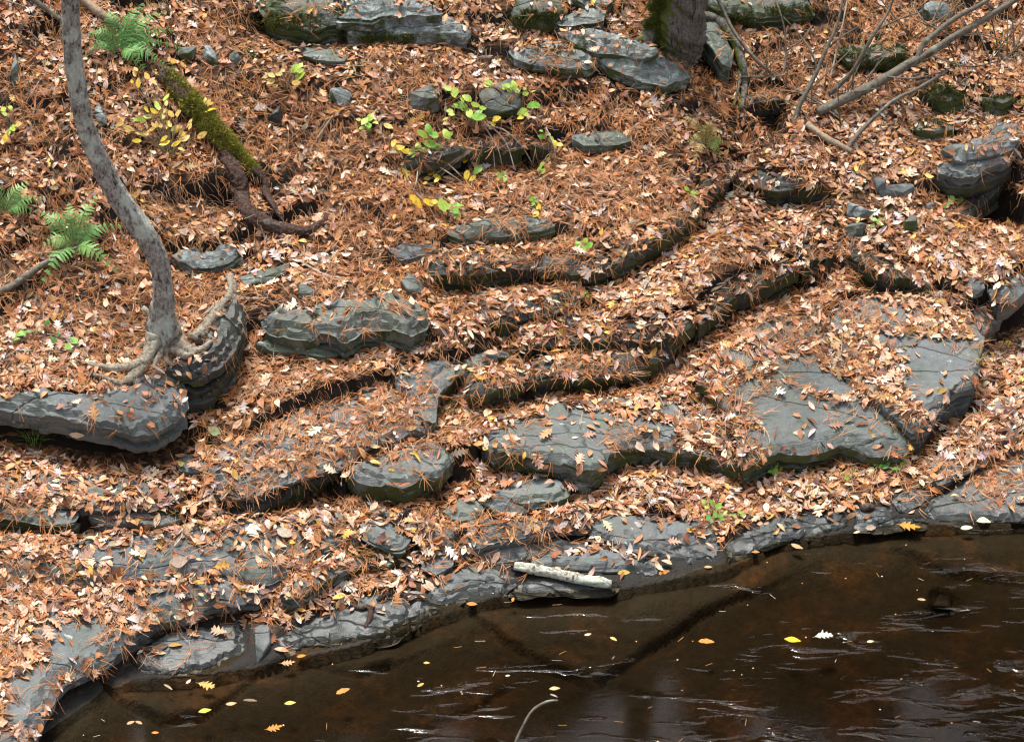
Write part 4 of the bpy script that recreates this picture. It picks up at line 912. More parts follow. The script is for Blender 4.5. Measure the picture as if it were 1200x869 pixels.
# ------------------------------------------------------------------ fallen branches and sticks
def stick(name, label, cat, pts, r, mat, parts=(), group=None, seed=0, wob=0.25, main='stem'):
    """pts: (u, v, height above the ground) ; parts: further (name, pts, radii)"""
    P = np.array([above(*p) for p in pts]); o = empty(name, P[0], label, cat, group)
    s = PXM(P[0]); tube_part(o, main, P, np.array(r) / s, mat, seg=10, sub=8, wob=wob, seed=seed, rough=.14)
    for k, (nm, q, rr) in enumerate(parts):
        Q = np.array([above(*p) for p in q]); tube_part(o, nm, Q, np.array(rr) / s, mat, seg=7, sub=5, wob=0.2, seed=seed + k + 1)
    return o
stick('fallen_branch', 'long forked grey branch slanting to the top right corner', 'branch', [(958, 132, .02), (990, 116, .08), (1025, 98, .15), (1060, 78, .22), (1082, 66, .28), (1120, 42, .35), (1160, 18, .42), (1210, -12, .5)], [6, 5.8, 5.5, 5, 4.8, 4, 3.5, 3], 'branch',
      [('side_branch', [(1075, 70, .27), (1082, 52, .31), (1100, 36, .36), (1122, 20, .42), (1150, 5, .47), (1175, -14, .5)], [3.6, 3.4, 3.2, 3, 2.6, 2.2]),
       ('twig', [(1088, 64, .28), (1110, 72, .27), (1140, 78, .26), (1175, 70, .26), (1215, 58, .25)], [1.2, 1, 1, .9, .7]),
       ('twig', [(1120, 42, .35), (1150, 40, .36), (1185, 52, .34)], [1.1, .9, .7]), ('twig', [(1040, 90, .2), (1070, 92, .2), (1105, 84, .2), (1130, 70, .2)], [1.2, 1, .8, .6]),
       ('twig', [(1100, 36, .36), (1080, 22, .4), (1070, 2, .42)], [1.2, 1, .7])], seed=41)
stick('fallen_branch', 'thin bowed branch right of the forked one', 'branch', [(993, 174, .01), (1003, 160, .05), (1022, 140, .1), (1047, 118, .14), (1075, 104, .17), (1110, 83, .2)], [3, 2.8, 2.5, 2.3, 2, 1.5], 'branch', seed=43)
stick('fallen_branch', 'short pale stub of branch on the ground at right', 'branch', [(946, 146, .02), (962, 158, .03), (980, 168, .03), (998, 178, .02)], [4.2, 4, 3.8, 3], 'deadwood', seed=45)
stick('shrub', 'bare upright shrub stem left of the forked branch', 'shrub', [(930, 145, .0), (936, 126, .06), (946, 106, .14), (958, 82, .22), (968, 58, .3), (982, 26, .4), (990, -20, .5)], [3.2, 3, 2.7, 2.4, 2.1, 1.7, 1.2], 'branch',
      [('twig', [(958, 82, .22), (950, 60, .28), (936, 40, .33), (918, 20, .38)], [1.2, 1, .8, .6]), ('twig', [(968, 58, .3), (985, 44, .34), (1008, 30, .38)], [1.2, .9, .6])], seed=47)
stick('shrub', 'dark leaning shrub stem reaching up beside the forked branch', 'shrub', [(972, 110, .02), (985, 98, .08), (1000, 82, .15), (1013, 60, .24), (1026, 36, .33), (1040, 15, .4), (1052, -14, .48)], [3, 2.8, 2.6, 2.3, 2, 1.6, 1.2], 'branch',
      [('twig', [(1026, 36, .33), (1050, 24, .36), (1080, 14, .4)], [1.2, 1, .7]), ('twig', [(1013, 60, .24), (1035, 62, .24), (1062, 62, .25)], [1, .8, .6])], seed=49)
stick('fallen_branch', 'dark slender stick leaning beside the big tree roots', 'branch', [(838, -8, .25), (850, 18, .2), (862, 40, .15), (886, 70, .08), (914, 94, .02)], [2.2, 2.2, 2, 2, 1.7], 'branch', seed=51)
stick('dead_twig', 'pale whitish twig standing between the shrub stems', 'twig', [(973, 92, .02), (980, 62, .1), (986, 36, .18), (993, 0, .26), (996, -16, .3)], [1.2, 1.1, 1, .9, .8], 'twig', seed=53)
stick('dead_twig', 'forked dark twig above the root-hung bank edge', 'twig', [(916, 92, .0), (921, 70, .06), (920, 40, .12), (914, 14, .18), (905, -10, .22)], [1.4, 1.3, 1.2, 1, .8], 'branch', [('twig', [(921, 60, .08), (938, 48, .12), (952, 30, .16)], [1, .8, .6])], seed=55)
stick('dead_twig', 'tangle of thin twigs over the hollow at upper right', 'twig', [(885, 92, .03), (910, 104, .05), (945, 112, .06), (985, 140, .05)], [1.4, 1.2, 1.1, .8], 'branch',
      [('twig', [(870, 90, .06), (905, 90, .07), (940, 86, .07)], [.9, .8, .6]), ('twig', [(900, 110, .05), (930, 122, .05), (955, 146, .04)], [1, .9, .7]), ('twig', [(920, 100, .06), (960, 118, .06), (1002, 150, .03)], [1, .9, .7])], seed=57)
stick('dead_stick', 'grey stick crossing behind the curved tree at top left', 'stick', [(30, -6, .04), (48, 6, .04), (63, 18, .03), (84, 30, .03), (112, 48, .02)], [3, 3, 2.8, 2.4, 1.6], 'branch', seed=59)
stick('dead_stick', 'pale split wood stick ending above the big fern', 'stick', [(88, -8, .06), (105, 6, .05), (122, 18, .04), (144, 32, .03)], [3.5, 5, 5, 3], 'deadwood', seed=61)
stick('dead_stick', 'brown dead branch lying at the left edge by the ferns', 'stick', [(-20, 346, .03), (8, 338, .03), (32, 322, .05), (60, 304, .05), (90, 290, .04)], [5, 4.6, 4, 3, 2], 'branch', [('twig', [(32, 322, .04), (28, 345, .02), (24, 372, .01)], [1.5, 1.2, .9])], seed=63)
stick('dead_stick', 'thin curved stick right of the hooked log', 'stick', [(352, 306, .015), (372, 318, .015), (388, 324, .015), (408, 326, .012)], [1.3, 1.4, 1.2, 1], 'twig', seed=65)
stick('dead_stick', 'fine straight stick leaning on needles right of the log', 'stick', [(372, 162, .02), (380, 150, .04), (390, 136, .06)], [1.2, 1.1, .8], 'twig', seed=66)
stick('dead_stick', 'dark straight stick on the slope at far right', 'stick', [(1028, 148, .012), (1045, 146, .015), (1056, 144, .012)], [1.8, 1.8, 1.3], 'branch', seed=67)
stick('bare_stem_spray', 'spray of thin bare stems arching over the dark upper ledge', 'stems', [(567, 146, .06), (580, 152, .12), (594, 170, .14), (603, 198, .05)], [1.1, 1, .9, .6], 'twig',
      [('stem', [(567, 146, .06), (574, 158, .12), (584, 176, .12), (588, 192, .04)], [1, .9, .8, .6]), ('stem', [(570, 148, .06), (590, 152, .14), (612, 172, .14), (626, 196, .03)], [1, .9, .8, .6]), ('stem', [(498, 186, .05), (512, 194, .1), (528, 204, .08), (542, 214, .02)], [1, .9, .8, .6]),
       ('stem', [(500, 182, .05), (520, 188, .12), (540, 206, .06)], [1, .9, .7]), ('stem', [(640, 150, .05), (648, 168, .12), (652, 190, .04)], [.9, .8, .6]), ('stem', [(575, 158, .1), (578, 178, .1), (580, 198, .03)], [.8, .7, .6]), ('stem', [(490, 196, .06), (488, 212, .08), (484, 226, .02)], [.9, .8, .6])], seed=71)
rb_ = np.random.default_rng(77)
for g_, (cu, cv, lab) in enumerate([(905, 120, 'thicket of fine grey twigs left of the shrub stems'), (985, 118, 'thicket of fine twigs around the foot of the forked branch'), (1090, 40, 'wispy twigs reaching across the long forked branch'), (1165, 70, 'wispy twigs at the upper right edge')]):
    prt = []
    for k in range(9):
        a_ = rb_.normal(-1.1, .55); L_ = rb_.uniform(30, 95); u0, v0 = cu + rb_.normal(0, 16), cv + rb_.normal(0, 8); bend = rb_.normal(0, 12)
        u1, v1 = u0 + math.cos(a_) * L_, v0 + math.sin(a_) * L_; hh_ = rb_.uniform(.1, .34)
        prt.append(('twig', [(u0, v0, .01), ((u0 + u1) / 2 + bend * .5, (v0 + v1) / 2, hh_ * .6), (u1 + bend, v1, hh_)], [1.0, .8, .5]))
    stick('twig_thicket', lab, 'twigs', prt[0][1], [1.1, .9, .6], 'branch' if g_ % 2 else 'stem', prt[1:], seed=300 + g_, main='twig')
# birch stick at the waterline
bs = empty('birch_stick', lay(660, 680), 'short lichen-pale birch stick lying at the waterline', 'stick')
P = np.array([lay(u, v, 0.02) for u, v in [(603, 668), (625, 673), (650, 676), (680, 681), (705, 686), (716, 688)]]); P[:, 2] = np.linspace(max(P[0, 2], .06), 0.03, len(P))
tube_part(bs, 'stick_body', P, np.array([5.2, 6, 6, 6.2, 6, 4.6]) / PXM(P[0]), 'birch', seg=18, sub=10, wob=0.25, seed=81, rough=.25)
P2 = np.array([P[0] + np.array([0.01, 0.02, 0.03]), P[0] + np.array([0.04, 0.03, 0.05])]); 
tube_part(bs, 'knot', np.vstack([P[1], P[1] + np.array([0, -.01, .035])]), np.array([.012, .006]), 'birch', seg=8, sub=3, wob=.3, seed=82)
stick('driftwood', 'twisted brown driftwood twig on the shoreline slab', 'driftwood', [(408, 706, .02), (422, 712, .03), (432, 710, .04), (434, 722, .03), (428, 736, .02)], [1.6, 2.6, 3, 3.2, 2.2], 'logbark', seed=83)
fw = empty('water_twig', on_z(600, 890, 0), 'curved brown twig rising from the water at the bottom edge', 'twig')
P = np.array([on_z(590, 905, -.1), on_z(603, 872, .05), on_z(613, 850, .12), on_z(624, 832, .17), on_z(640, 822, .2), on_z(654, 820, .2)])
tube_part(fw, 'stem', P, np.array([.007, .007, .006, .006, .007, .004]), 'branch', seg=9, sub=6, wob=.3, seed=85)
wc = empty('wood_chunk', lay(1016, 598), 'dark reddish wood chunk lying on a square shoreline stone', 'wood')
P = np.array([lay(1008, 597, .02), lay(1016, 598, .022), lay(1024, 598, .018)])
tube_part(wc, 'chunk', P, np.array([.016, .022, .015]), 'logbark', seg=9, sub=4, wob=.5, seed=86)

# pine cones: overlapping scales round a short axis
def pine_cone(u, v, ang, label):
    p = lay(u, v, 0.018); o = empty('pine_cone', p, label, 'pine cone', 'pine cones in the leaf litter'); V, F = [], []
    ax = np.array([math.cos(ang), math.sin(ang), 0.1]); s1 = np.cross(ax, [0, 0, 1]); s1 /= np.linalg.norm(s1); s2 = np.cross(s1, ax)
    for k in range(46):
        t = k / 46; a = k * 2.399; rr = 0.019 * math.sin(math.pi * min(0.12 + t * 0.86, 1)) + .003; c = p + ax * (t - .5) * 0.10
        d = s1 * math.cos(a) + s2 * math.sin(a); e = np.cross(ax, d); q = c + d * rr + ax * .010
        b = len(V); V += [c + e * .004, c - e * .004, q - e * .008, q + e * .008, q + ax * .004 + d * .003]; F += [(b, b + 1, b + 2, b + 3), (b + 3, b + 2, b + 4)]
    adopt(o, 'scales', mesh('scales', V, F), M['logbark'])
    Vt, Ft = tube([p - ax * .05, p, p + ax * .05], [.008, .012, .004], seg=8, sub=3); adopt(o, 'core', mesh('core', Vt, Ft, True), M['logbark'])
pine_cone(536, 627, 0.7, 'brown pine cone in leaves above the square-cut shoreline slab')
pine_cone(451, 702, 0.5, 'brown pine cone in leaves on the long shoreline slab')
pine_cone(472, 606, 0.9, 'brown pine cone in leaves right of the square block')
pine_cone(610, 662, 0.2, 'brown pine cone at the left end of the birch stick')

# root and needle fringe hanging from the ledge lips
for root_, Pl, h_, f_ in LIPS:
    r = np.random.default_rng(len(Pl) * 7 + int(abs(Pl[0, 0]) * 100)); L_ = len(Pl) * .03; cnt = int(L_ * 60)
    V, F, Cc = [], [], []
    for k in range(cnt):
        p = Pl[r.integers(0, len(Pl))] + np.array([f_[0], f_[1], 0]) * r.uniform(-.03, .03) + np.array([r.normal(0, .02), 0, r.uniform(-.01, .022)])
        ln_ = r.uniform(.03, .10) * (1.4 if r.uniform() < .15 else 1); a = r.normal(0, .5); d = np.array([f_[0] * .3 + r.normal(0, .6), f_[1] * .3 + r.normal(0, .3), r.uniform(-.1, .1)]); w_ = r.uniform(.0007, .0017)
        b = len(V); s_ = np.array([1, 0, 0])
        for q in range(4):
            t = q / 3; c = p + d * ln_ * .55 * t + np.array([0, 0, -ln_ * .85 * t * t]); V += [c - s_ * w_, c + s_ * w_]
        for q in range(3): F.append((b + 2 * q, b + 2 * q + 1, b + 2 * q + 3, b + 2 * q + 2))
        cc = [(.34, .15, .055), (.16, .09, .05), (.40, .24, .13), (.06, .045, .03)][r.integers(0, 4)]; Cc += [cc] * 8
    adopt(root_, 'root_fringe', mesh('root_fringe', np.array(V), np.array(F), col=np.array(Cc)), M['needle'], kind='stuff')

# cushions of moss on soil and stones
mp_, mn_ = [], []
for cu, cv, ru, rv, n_ in [(330, 24, 34, 8, 60), (300, 62, 16, 8, 30), (450, 44, 40, 6, 50), (630, 20, 26, 8, 60), (660, 58, 20, 5, 25), (1045, 40, 22, 16, 60), (1062, 74, 18, 12, 50), (1105, 108, 24, 10, 50), (1150, 110, 26, 10, 40), (1000, 62, 22, 8, 30), (168, 246, 14, 10, 35), (215, 112, 18, 12, 40), (850, 20, 40, 8, 50), (930, 12, 30, 6, 40), (420, 82, 12, 6, 20), (295, 130, 10, 12, 25), (1095, 142, 22, 6, 30), (200, 600, 14, 5, 20), (425, 650, 30, 6, 50), (760, 30, 16, 8, 30)]:
    for k in range(n_ * 3):
        q_, nq_ = cast(cu + rng.normal(0, ru * .6), cv + rng.normal(0, rv * .6)); mp_.append(q_); mn_.append(nq_)
mo = empty('moss_cushion', np.mean(mp_, 0), 'green moss cushions on soil and stones of the bank', 'moss'); mo['kind'] = 'stuff'
moss_patch(mo, 'moss', mp_, mn_, 42000, 0.016, 9, c=((0.035, 0.05, 0.010), (0.17, 0.19, 0.035)))

# ================================================================== leaf shapes
def simple_leaf(seed, wid=0.44, curl=0.25, fold=0.2, twist=0.2, n=4):
    r = np.random.default_rng(seed); t = np.linspace(0, 1, n + 1); V, F = [], []
    prof = np.sin(np.pi * np.clip(t, 0, 1) ** 0.85) ** 0.8 * wid / 2; prof[0] = .012; prof[-1] = 0.004
    cu = r.normal(0, curl); fo = abs(r.normal(fold, .15)); tw = r.normal(0, twist); be = r.normal(0, .12)
    for k in range(n + 1):
        x = t[k] - 0.5; z = cu * (x * x * 2 - .15); y0_ = be * (x * x); w_ = prof[k] * r.uniform(.85, 1.12)
        for s in (-1, 0, 1):
            V.append((x, y0_ + s * w_ * math.cos(fo), z + abs(s) * w_ * math.sin(fo) + s * w_ * tw * x * 2))
    for k in range(n):
        for s in (0, 1):
            a = k * 3 + s; F.append((a, a + 1, a + 4, a + 3))
    return np.array(V), np.array(F)
def oak_leaf(seed, curl=0.2, fold=.18, pointed=False):
    r = np.random.default_rng(seed)
    t = np.array([-.12, 0, .10, .20, .27, .42, .48, .64, .70, .84, .90, 1.0]); wv = np.array([.008, .012, .07, .24, .09, .34, .10, .36, .10, .22, .07, .005])
    cu = r.normal(0, curl); fo = abs(r.normal(fold, .12)); tw = r.normal(0, .25); be = r.normal(0, .1); V, F = [], []
    for k in range(len(t)):
        x = t[k] - .5
        for s in (-1, 0, 1):
            w_ = wv[k] * r.uniform(.82, 1.15); dx = 0.07 if (wv[k] > .15 and s) else 0
            xx = x + dx; V.append((xx, be * xx * xx + s * w_ * math.cos(fo), cu * (xx * xx * 2 - .15) + abs(s) * w_ * math.sin(fo) * r.uniform(.2, 1.4) + s * w_ * tw * xx * 2))
    for k in range(len(t) - 1):
        for s in (0, 1):
            a = k * 3 + s; F.append((a, a + 1, a + 4, a + 3))
    return np.array(V), np.array(F)
def rolled_leaf(seed):
    r = np.random.default_rng(seed); t = np.linspace(0, 1, 5); V, F = [], []
    for k in range(5):
        w_ = math.sin(math.pi * min(max(t[k], .04), .96)) ** .6 * .11
        for a in (-2.0, -0.7, 0.7, 2.0):
            V.append((t[k] - .5, w_ * math.sin(a), -w_ * math.cos(a) + w_ + r.normal(0, .008) + .12 * (t[k] - .5) ** 2))
    for k in range(4):
        for s in range(3): a = k * 4 + s; F.append((a, a + 1, a + 5, a + 4))
    return np.array(V), np.array(F)
SIMPLE = [simple_leaf(200 + k, .44 + .07 * math.sin(k * 2.1), .32, .25) for k in range(12)]
OAK = [oak_leaf(300 + k) for k in range(8)]
ROLL = [rolled_leaf(400 + k) for k in range(5)]
TEMPL = SIMPLE + OAK + ROLL
PAL = np.array([(0.59, 0.37, 0.245), (0.54, 0.28, 0.135), (0.43, 0.175, 0.07), (0.25, 0.105, 0.05), (0.70, 0.54, 0.41), (0.50, 0.43, 0.41), (0.62, 0.37, 0.08), (0.10, 0.05, 0.034), (0.50, 0.26, 0.18)])
W_SHELF = np.array([.25, .19, .13, .07, .18, .08, .035, .05, .04]); W_BANK = np.array([.13, .20, .26, .18, .05, .03, .02, .12, .03])
def basis(n, head):
    """rows: heading, side, normal"""
    x = head - n * np.sum(n * head, 1)[:, None]; x /= np.linalg.norm(x, axis=1)[:, None] + 1e-9
    return np.stack([x, np.cross(n, x), n], 1)

def scatter(count, x0, x1, y0_, y1, extra=None):
    xs = rng.uniform(x0, x1, count); ys = rng.uniform(y0_, y1, count); n0 = count
    if extra: xs = np.r_[xs, extra[0]]; ys = np.r_[ys, extra[1]]; count = len(xs)
    P = np.zeros((count, 3)); Nn = np.zeros((count, 3)); Cv = np.zeros(count); ok = np.zeros(count, bool)
    rc = bvh.ray_cast
    for i in range(count):
        h = rc(Vector((xs[i], ys[i], 6.0)), DOWN)
        if h[0] is None: continue
        P[i] = h[0]; Nn[i] = h[1]; Cv[i] = COVER[h[2]] if i < n0 else 1.0; ok[i] = True
    u, v = project(P)
    ok &= (u > -330) & (u < 1530) & (v > -260) & (v < 960) & (P[:, 2] > 0.02)
    Nn[Nn[:, 2] < 0] *= -1
    ju = u + 9 * fbm(P[:, 0] * 9, P[:, 1] * 9, 821, 3) * 2; jv = v + 5 * fbm(P[:, 0] * 9, P[:, 1] * 9, 822, 3) * 2
    for poly, c in BARE:
        ib = inside(ju, jv, poly); Cv[ib] = np.minimum(Cv[ib], c)
    return P[ok], Nn[ok], Cv[ok], u[ok], v[ok]

def accept(P, Nn, Cv, gain=1.0, steep=0.62):
    """how much litter rests here: thick on soil, in drifts on the slabs, none on faces"""
    c1 = 0.5 + 0.5 * fbm(P[:, 0] * 3.1, P[:, 1] * 4.0, 501, 3); c2 = 0.5 + 0.5 * fbm(P[:, 0] * 11, P[:, 1] * 13, 502, 2)
    drift = 0.6 * c1 + 0.4 * c2
    pr = np.where(Cv > 0.99, 1.0, sstep(0.72 - 0.52 * Cv, 0.86 - 0.46 * Cv, drift) * np.clip(Cv * 1.3, 0, 1) + Cv * 0.25)
    shore = sstep(0.015, 0.06, P[:, 2]); pr = pr * (0.12 + 0.88 * shore)
    pr = pr * np.where(Nn[:, 2] < steep, 0.08, 1.0)
    hole = sstep(.30, .48, fbm(P[:, 0] * 3.3 + 40, P[:, 1] * 4.4, 503, 3)) * sstep(.3, .8, P[:, 2]); pr = pr * (1 - .72 * hole)
    return rng.uniform(size=len(P)) < pr * gain

# ------------------------------------------------------------------ leaf litter (uncountable: one mass)
ex, ey = [], []
for O_, fr_ in EDGES:                              # leaves drift against and over the uphill rims of the slabs
    f_ = np.array(fr_, float); f_ /= np.linalg.norm(f_); c_ = O_.mean(0)
    tg_ = np.roll(O_, -1, 0) - np.roll(O_, 1, 0); A_ = np.sum(O_[:, 0] * np.roll(O_[:, 1], -1) - np.roll(O_[:, 0], -1) * O_[:, 1])
    nr_ = np.stack([tg_[:, 1], -tg_[:, 0]], 1) * (1 if A_ > 0 else -1); nr_ /= np.linalg.norm(nr_, axis=1)[:, None] + 1e-9
    sz_ = min(np.ptp(O_[:, 0]), np.ptp(O_[:, 1]) * 1.5)
    for i in range(len(O_)):
        if nr_[i] @ f_ > 0.35: continue
        for q in range(rng.poisson(2.6 * (0.3 + 1.4 * vnoise(O_[i, 0] * 5, O_[i, 1] * 5, 71)))):
            d_ = rng.exponential(0.085 * sz_) - 0.02; ex.append(O_[i, 0] - nr_[i, 0] * d_ + rng.normal(0, .02)); ey.append(O_[i, 1] - nr_[i, 1] * d_ + rng.normal(0, .02))
P, Nn, Cv, U, Vv = scatter(100000, -3.7, 3.7, -2.6, 3.5, (ex, ey))
needle_zone = sstep(0.42, 0.66, 0.5 + 0.5 * fbm(P[:, 0] * 1.5 + 3, P[:, 1] * 1.5, 601, 3) + 0.10 * sstep(0.5, 1.6, P[:, 2]))
m = accept(P, Nn, Cv) & (rng.uniform(size=len(P)) > 0.70 * needle_zone)
P, Nn, Cv, needle_zone = P[m], Nn[m], Cv[m], needle_zone[m]
n = len(P)
nn = Nn + rng.normal(0, 0.22, (n, 3)); nn /= np.linalg.norm(nn, axis=1)[:, None]
Bs = basis(nn, rng.normal(0, 1, (n, 3)))
typ = rng.uniform(size=n); big = rng.uniform(size=n)
bankw = sstep(0.45, 1.0, P[:, 2])
var = np.where(typ < 0.76, rng.integers(0, 12, n), np.where(typ < 0.87, 12 + rng.integers(0, 8, n), 20 + rng.integers(0, 5, n)))
size = np.where(typ < 0.76, 0.022 + 0.05 * rng.beta(1.6, 2.2, n), np.where(typ < 0.87, rng.uniform(0.045, 0.085, n), rng.uniform(0.035, 0.075, n)))
size *= 1.22 - 0.26 * bankw
hgt = rng.uniform(0.004, 0.024, n) * np.where(Cv < 0.6, 0.5, 1.0)
cs = np.cumsum(W_SHELF / W_SHELF.sum()); cb = np.cumsum(W_BANK / W_BANK.sum()); q = rng.uniform(size=n)
oldz = sstep(-.15, .35, fbm(P[:, 0] * 1.3 + 20, P[:, 1] * 1.6, 701, 3))
bk = rng.uniform(size=n) < np.clip(0.15 + bankw * .9 * (.35 + .65 * oldz) , 0, 1)
ci = np.where(bk, np.searchsorted(cb, q), np.searchsorted(cs, q)).clip(0, 8)
lc = PAL[ci] * np.clip(rng.normal(1.0, 0.25, (n, 1)), .4, 1.5) * np.clip(rng.normal(1, .05, (n, 3)), .85, 1.15)
lc = lc * (1 - 0.5 * np.clip((0.012 - hgt) / 0.012, 0, 1) * rng.uniform(0, 1, n))[:, None]        # the lower a leaf lies, the darker, by a random share
lc = lc.clip(0.01, 0.8)
VA, FA, CA = [], [], []; base_i = 0
for k, (tv, tf) in enumerate(TEMPL):
    s = np.where(var == k)[0]
    if not len(s): continue
    X = np.einsum('vj,njk->nvk', tv, Bs[s]) * size[s][:, None, None] + (P[s] + nn[s] * hgt[s][:, None])[:, None, :]
    VA.append(X.reshape(-1, 3)); nv = len(tv)
    FA.append((tf[None] + (np.arange(len(s)) * nv)[:, None, None] + base_i).reshape(-1, 4)); base_i += len(s) * nv
    CA.append(np.repeat(lc[s], nv, 0))
lm = mesh('leaf_litter', np.vstack(VA), np.vstack(FA), smooth=False, col=np.vstack(CA))
link('leaf_litter', lm, M['litter'], label='deep drifts of dry tan and rust fallen leaves covering the bank', cat='leaf litter', kind='stuff')
print('leaves', n, 'polys', len(lm.polygons))

# ------------------------------------------------------------------ pine needles
P, Nn, Cv, U, Vv = scatter(62000, -3.7, 3.7, -2.6, 3.5)
zone = sstep(0.40, 0.66, 0.5 + 0.5 * fbm(P[:, 0] * 1.5 + 3, P[:, 1] * 1.5, 601, 3) + 0.10 * sstep(0.5, 1.6, P[:, 2]))
ns_ = 0.5 + 0.5 * fbm(P[:, 0] * 4 + 7, P[:, 1] * 4, 602, 2)
m = accept(P, Nn, np.minimum(Cv * 1.2 + .20, 1.0), 1.0, 0.35) & (rng.uniform(size=len(P)) < 0.30 + 0.7 * np.maximum(zone, sstep(.5, .7, ns_)))
P, Nn = P[m], Nn[m]; n = len(P)
steep = Nn[:, 2] < 0.6
h0 = rng.normal(0, 1, (n, 3)); h0[steep] = h0[steep] * .4 + np.array([0, -.2, -1.0])
K = 3                                            # needles per fallen bundle
P = np.repeat(P, K, 0); Nn = np.repeat(Nn, K, 0); h0 = np.repeat(h0, K, 0) + rng.normal(0, .28, (n * K, 3)); n = len(P)
nn = Nn + rng.normal(0, .14, (n, 3)); nn /= np.linalg.norm(nn, axis=1)[:, None]; Bs = basis(nn, h0)
ln = rng.uniform(0.055, 0.105, n); wd = rng.uniform(0.0010, 0.0018, n); cv_ = rng.normal(0, .18, n); cz = rng.normal(0.0, .10, n)
hh = rng.uniform(0.006, 0.026, n)
tt = np.array([0, .34, .67, 1.0]); V4 = np.zeros((n, 4, 2, 3))
for k, t in enumerate(tt):
    c = P + nn * hh[:, None] + Bs[:, 0] * (ln * t)[:, None] + Bs[:, 1] * (ln * cv_ * t * t)[:, None] + nn * (ln * cz * t * (1 - t) * 2)[:, None]
    wk = wd * (1 - .55 * t)
    V4[:, k, 0] = c - Bs[:, 1] * wk[:, None]; V4[:, k, 1] = c + Bs[:, 1] * wk[:, None]
bi = (np.arange(n) * 8)[:, None]
F4 = np.concatenate([np.stack([bi[:, 0] + 2 * k, bi[:, 0] + 2 * k + 1, bi[:, 0] + 2 * k + 3, bi[:, 0] + 2 * k + 2], 1) for k in range(3)])
q = rng.uniform(size=n // K); nc = np.where((q < .62)[:, None], (0.47, 0.19, 0.058), np.where((q < .86)[:, None], (0.30, 0.115, 0.045), (0.52, 0.29, 0.13)))
nc = np.repeat(nc, K, 0) * np.clip(rng.normal(1, .18, (n, 1)), .5, 1.5)
nm_ = mesh('pine_needle_litter', V4.reshape(-1, 3), F4, col=np.repeat(nc, 8, 0).clip(.01, .8))
link('pine_needle_litter', nm_, M['needle'], label='rusty orange fallen pine needles lying among the leaves', cat='pine needles', kind='stuff')
print('needles', n)

# ------------------------------------------------------------------ needles and specks adrift on the water
q = np.array([on_z(rng.uniform(60, 1230), rng.uniform(630, 880), .003) for k in range(110)]); q = q[q[:, 1] < y_water(q[:, 0]) - .05]; n = len(q)
an = rng.normal(.2, .8, n); dr = np.column_stack([np.cos(an), np.sin(an), np.zeros(n)]); sdv = np.column_stack([-np.sin(an), np.cos(an), np.zeros(n)]); ln = np.where(rng.uniform(size=n) < .5, rng.uniform(.02, .05, n), rng.uniform(.005, .010, n))[:, None]; wv_ = np.where(ln > .015, .0008, .0028)
V4 = np.stack([q - dr * ln / 2 - sdv * wv_, q + dr * ln / 2 - sdv * wv_, q + dr * ln / 2 + sdv * wv_, q - dr * ln / 2 + sdv * wv_], 1).reshape(-1, 3)
cc = np.array([(.50, .30, .14), (.62, .55, .45), (.45, .28, .08)])[rng.integers(0, 3, n)]
link('floating_needles', mesh('floating_needles', V4, np.arange(4 * n).reshape(-1, 4), col=np.repeat(cc, 4, 0)), M['needle'], label='pale needles and specks drifting on the dark water', cat='pine needles', kind='stuff')
# ------------------------------------------------------------------ dry grass and root mats on the steep soil of the bank
P, Nn, Cv, U, Vv = scatter(60000, -3.7, 3.7, -1.0, 3.5)
hole = sstep(.22, .45, fbm(P[:, 0] * 3.3 + 40, P[:, 1] * 4.4, 503, 3)); stp = sstep(.86, .66, Nn[:, 2])
m = (rng.uniform(size=len(P)) < np.clip(.75 * stp + .35 * hole, 0, 1)) & (Cv > .9) & (P[:, 2] > .35)
P, Nn = P[m], Nn[m]; n = len(P); dn = Nn * np.array([1, 1, 0]); dn = dn / (np.linalg.norm(dn, axis=1)[:, None] + .1) + np.array([0, -.25, 0])
hd = dn + rng.normal(0, .35, (n, 3)) * np.array([1, .6, .3]); ln = rng.uniform(.04, .12, n); sd_ = np.cross(hd, [0, 0, 1.0]); sd_ /= np.linalg.norm(sd_, axis=1)[:, None] + 1e-9
V4 = np.zeros((n, 4, 2, 3))
for k in range(4):
    t = k / 3; c = P + np.array([0, 0, .008]) + hd * (ln * .8 * t)[:, None] + np.array([0, 0, 1.0]) * (ln * (.45 * t - .9 * t * t))[:, None]
    V4[:, k, 0] = c - sd_ * .0009; V4[:, k, 1] = c + sd_ * .0009
bi = np.arange(n) * 8; F4 = np.concatenate([np.stack([bi + 2 * k, bi + 2 * k + 1, bi + 2 * k + 3, bi + 2 * k + 2], 1) for k in range(3)])
gc = np.array([(.20, .11, .055), (.34, .21, .11), (.10, .06, .035), (.26, .13, .05)])[rng.integers(0, 4, n)] * rng.uniform(.7, 1.2, (n, 1))
link('dry_grass', mesh('dry_grass', V4.reshape(-1, 3), F4, col=np.repeat(gc, 8, 0)), M['needle'], label='dry brown grass and root fibres hanging on the steep soil', cat='dry grass', kind='stuff')
print('grass', n)
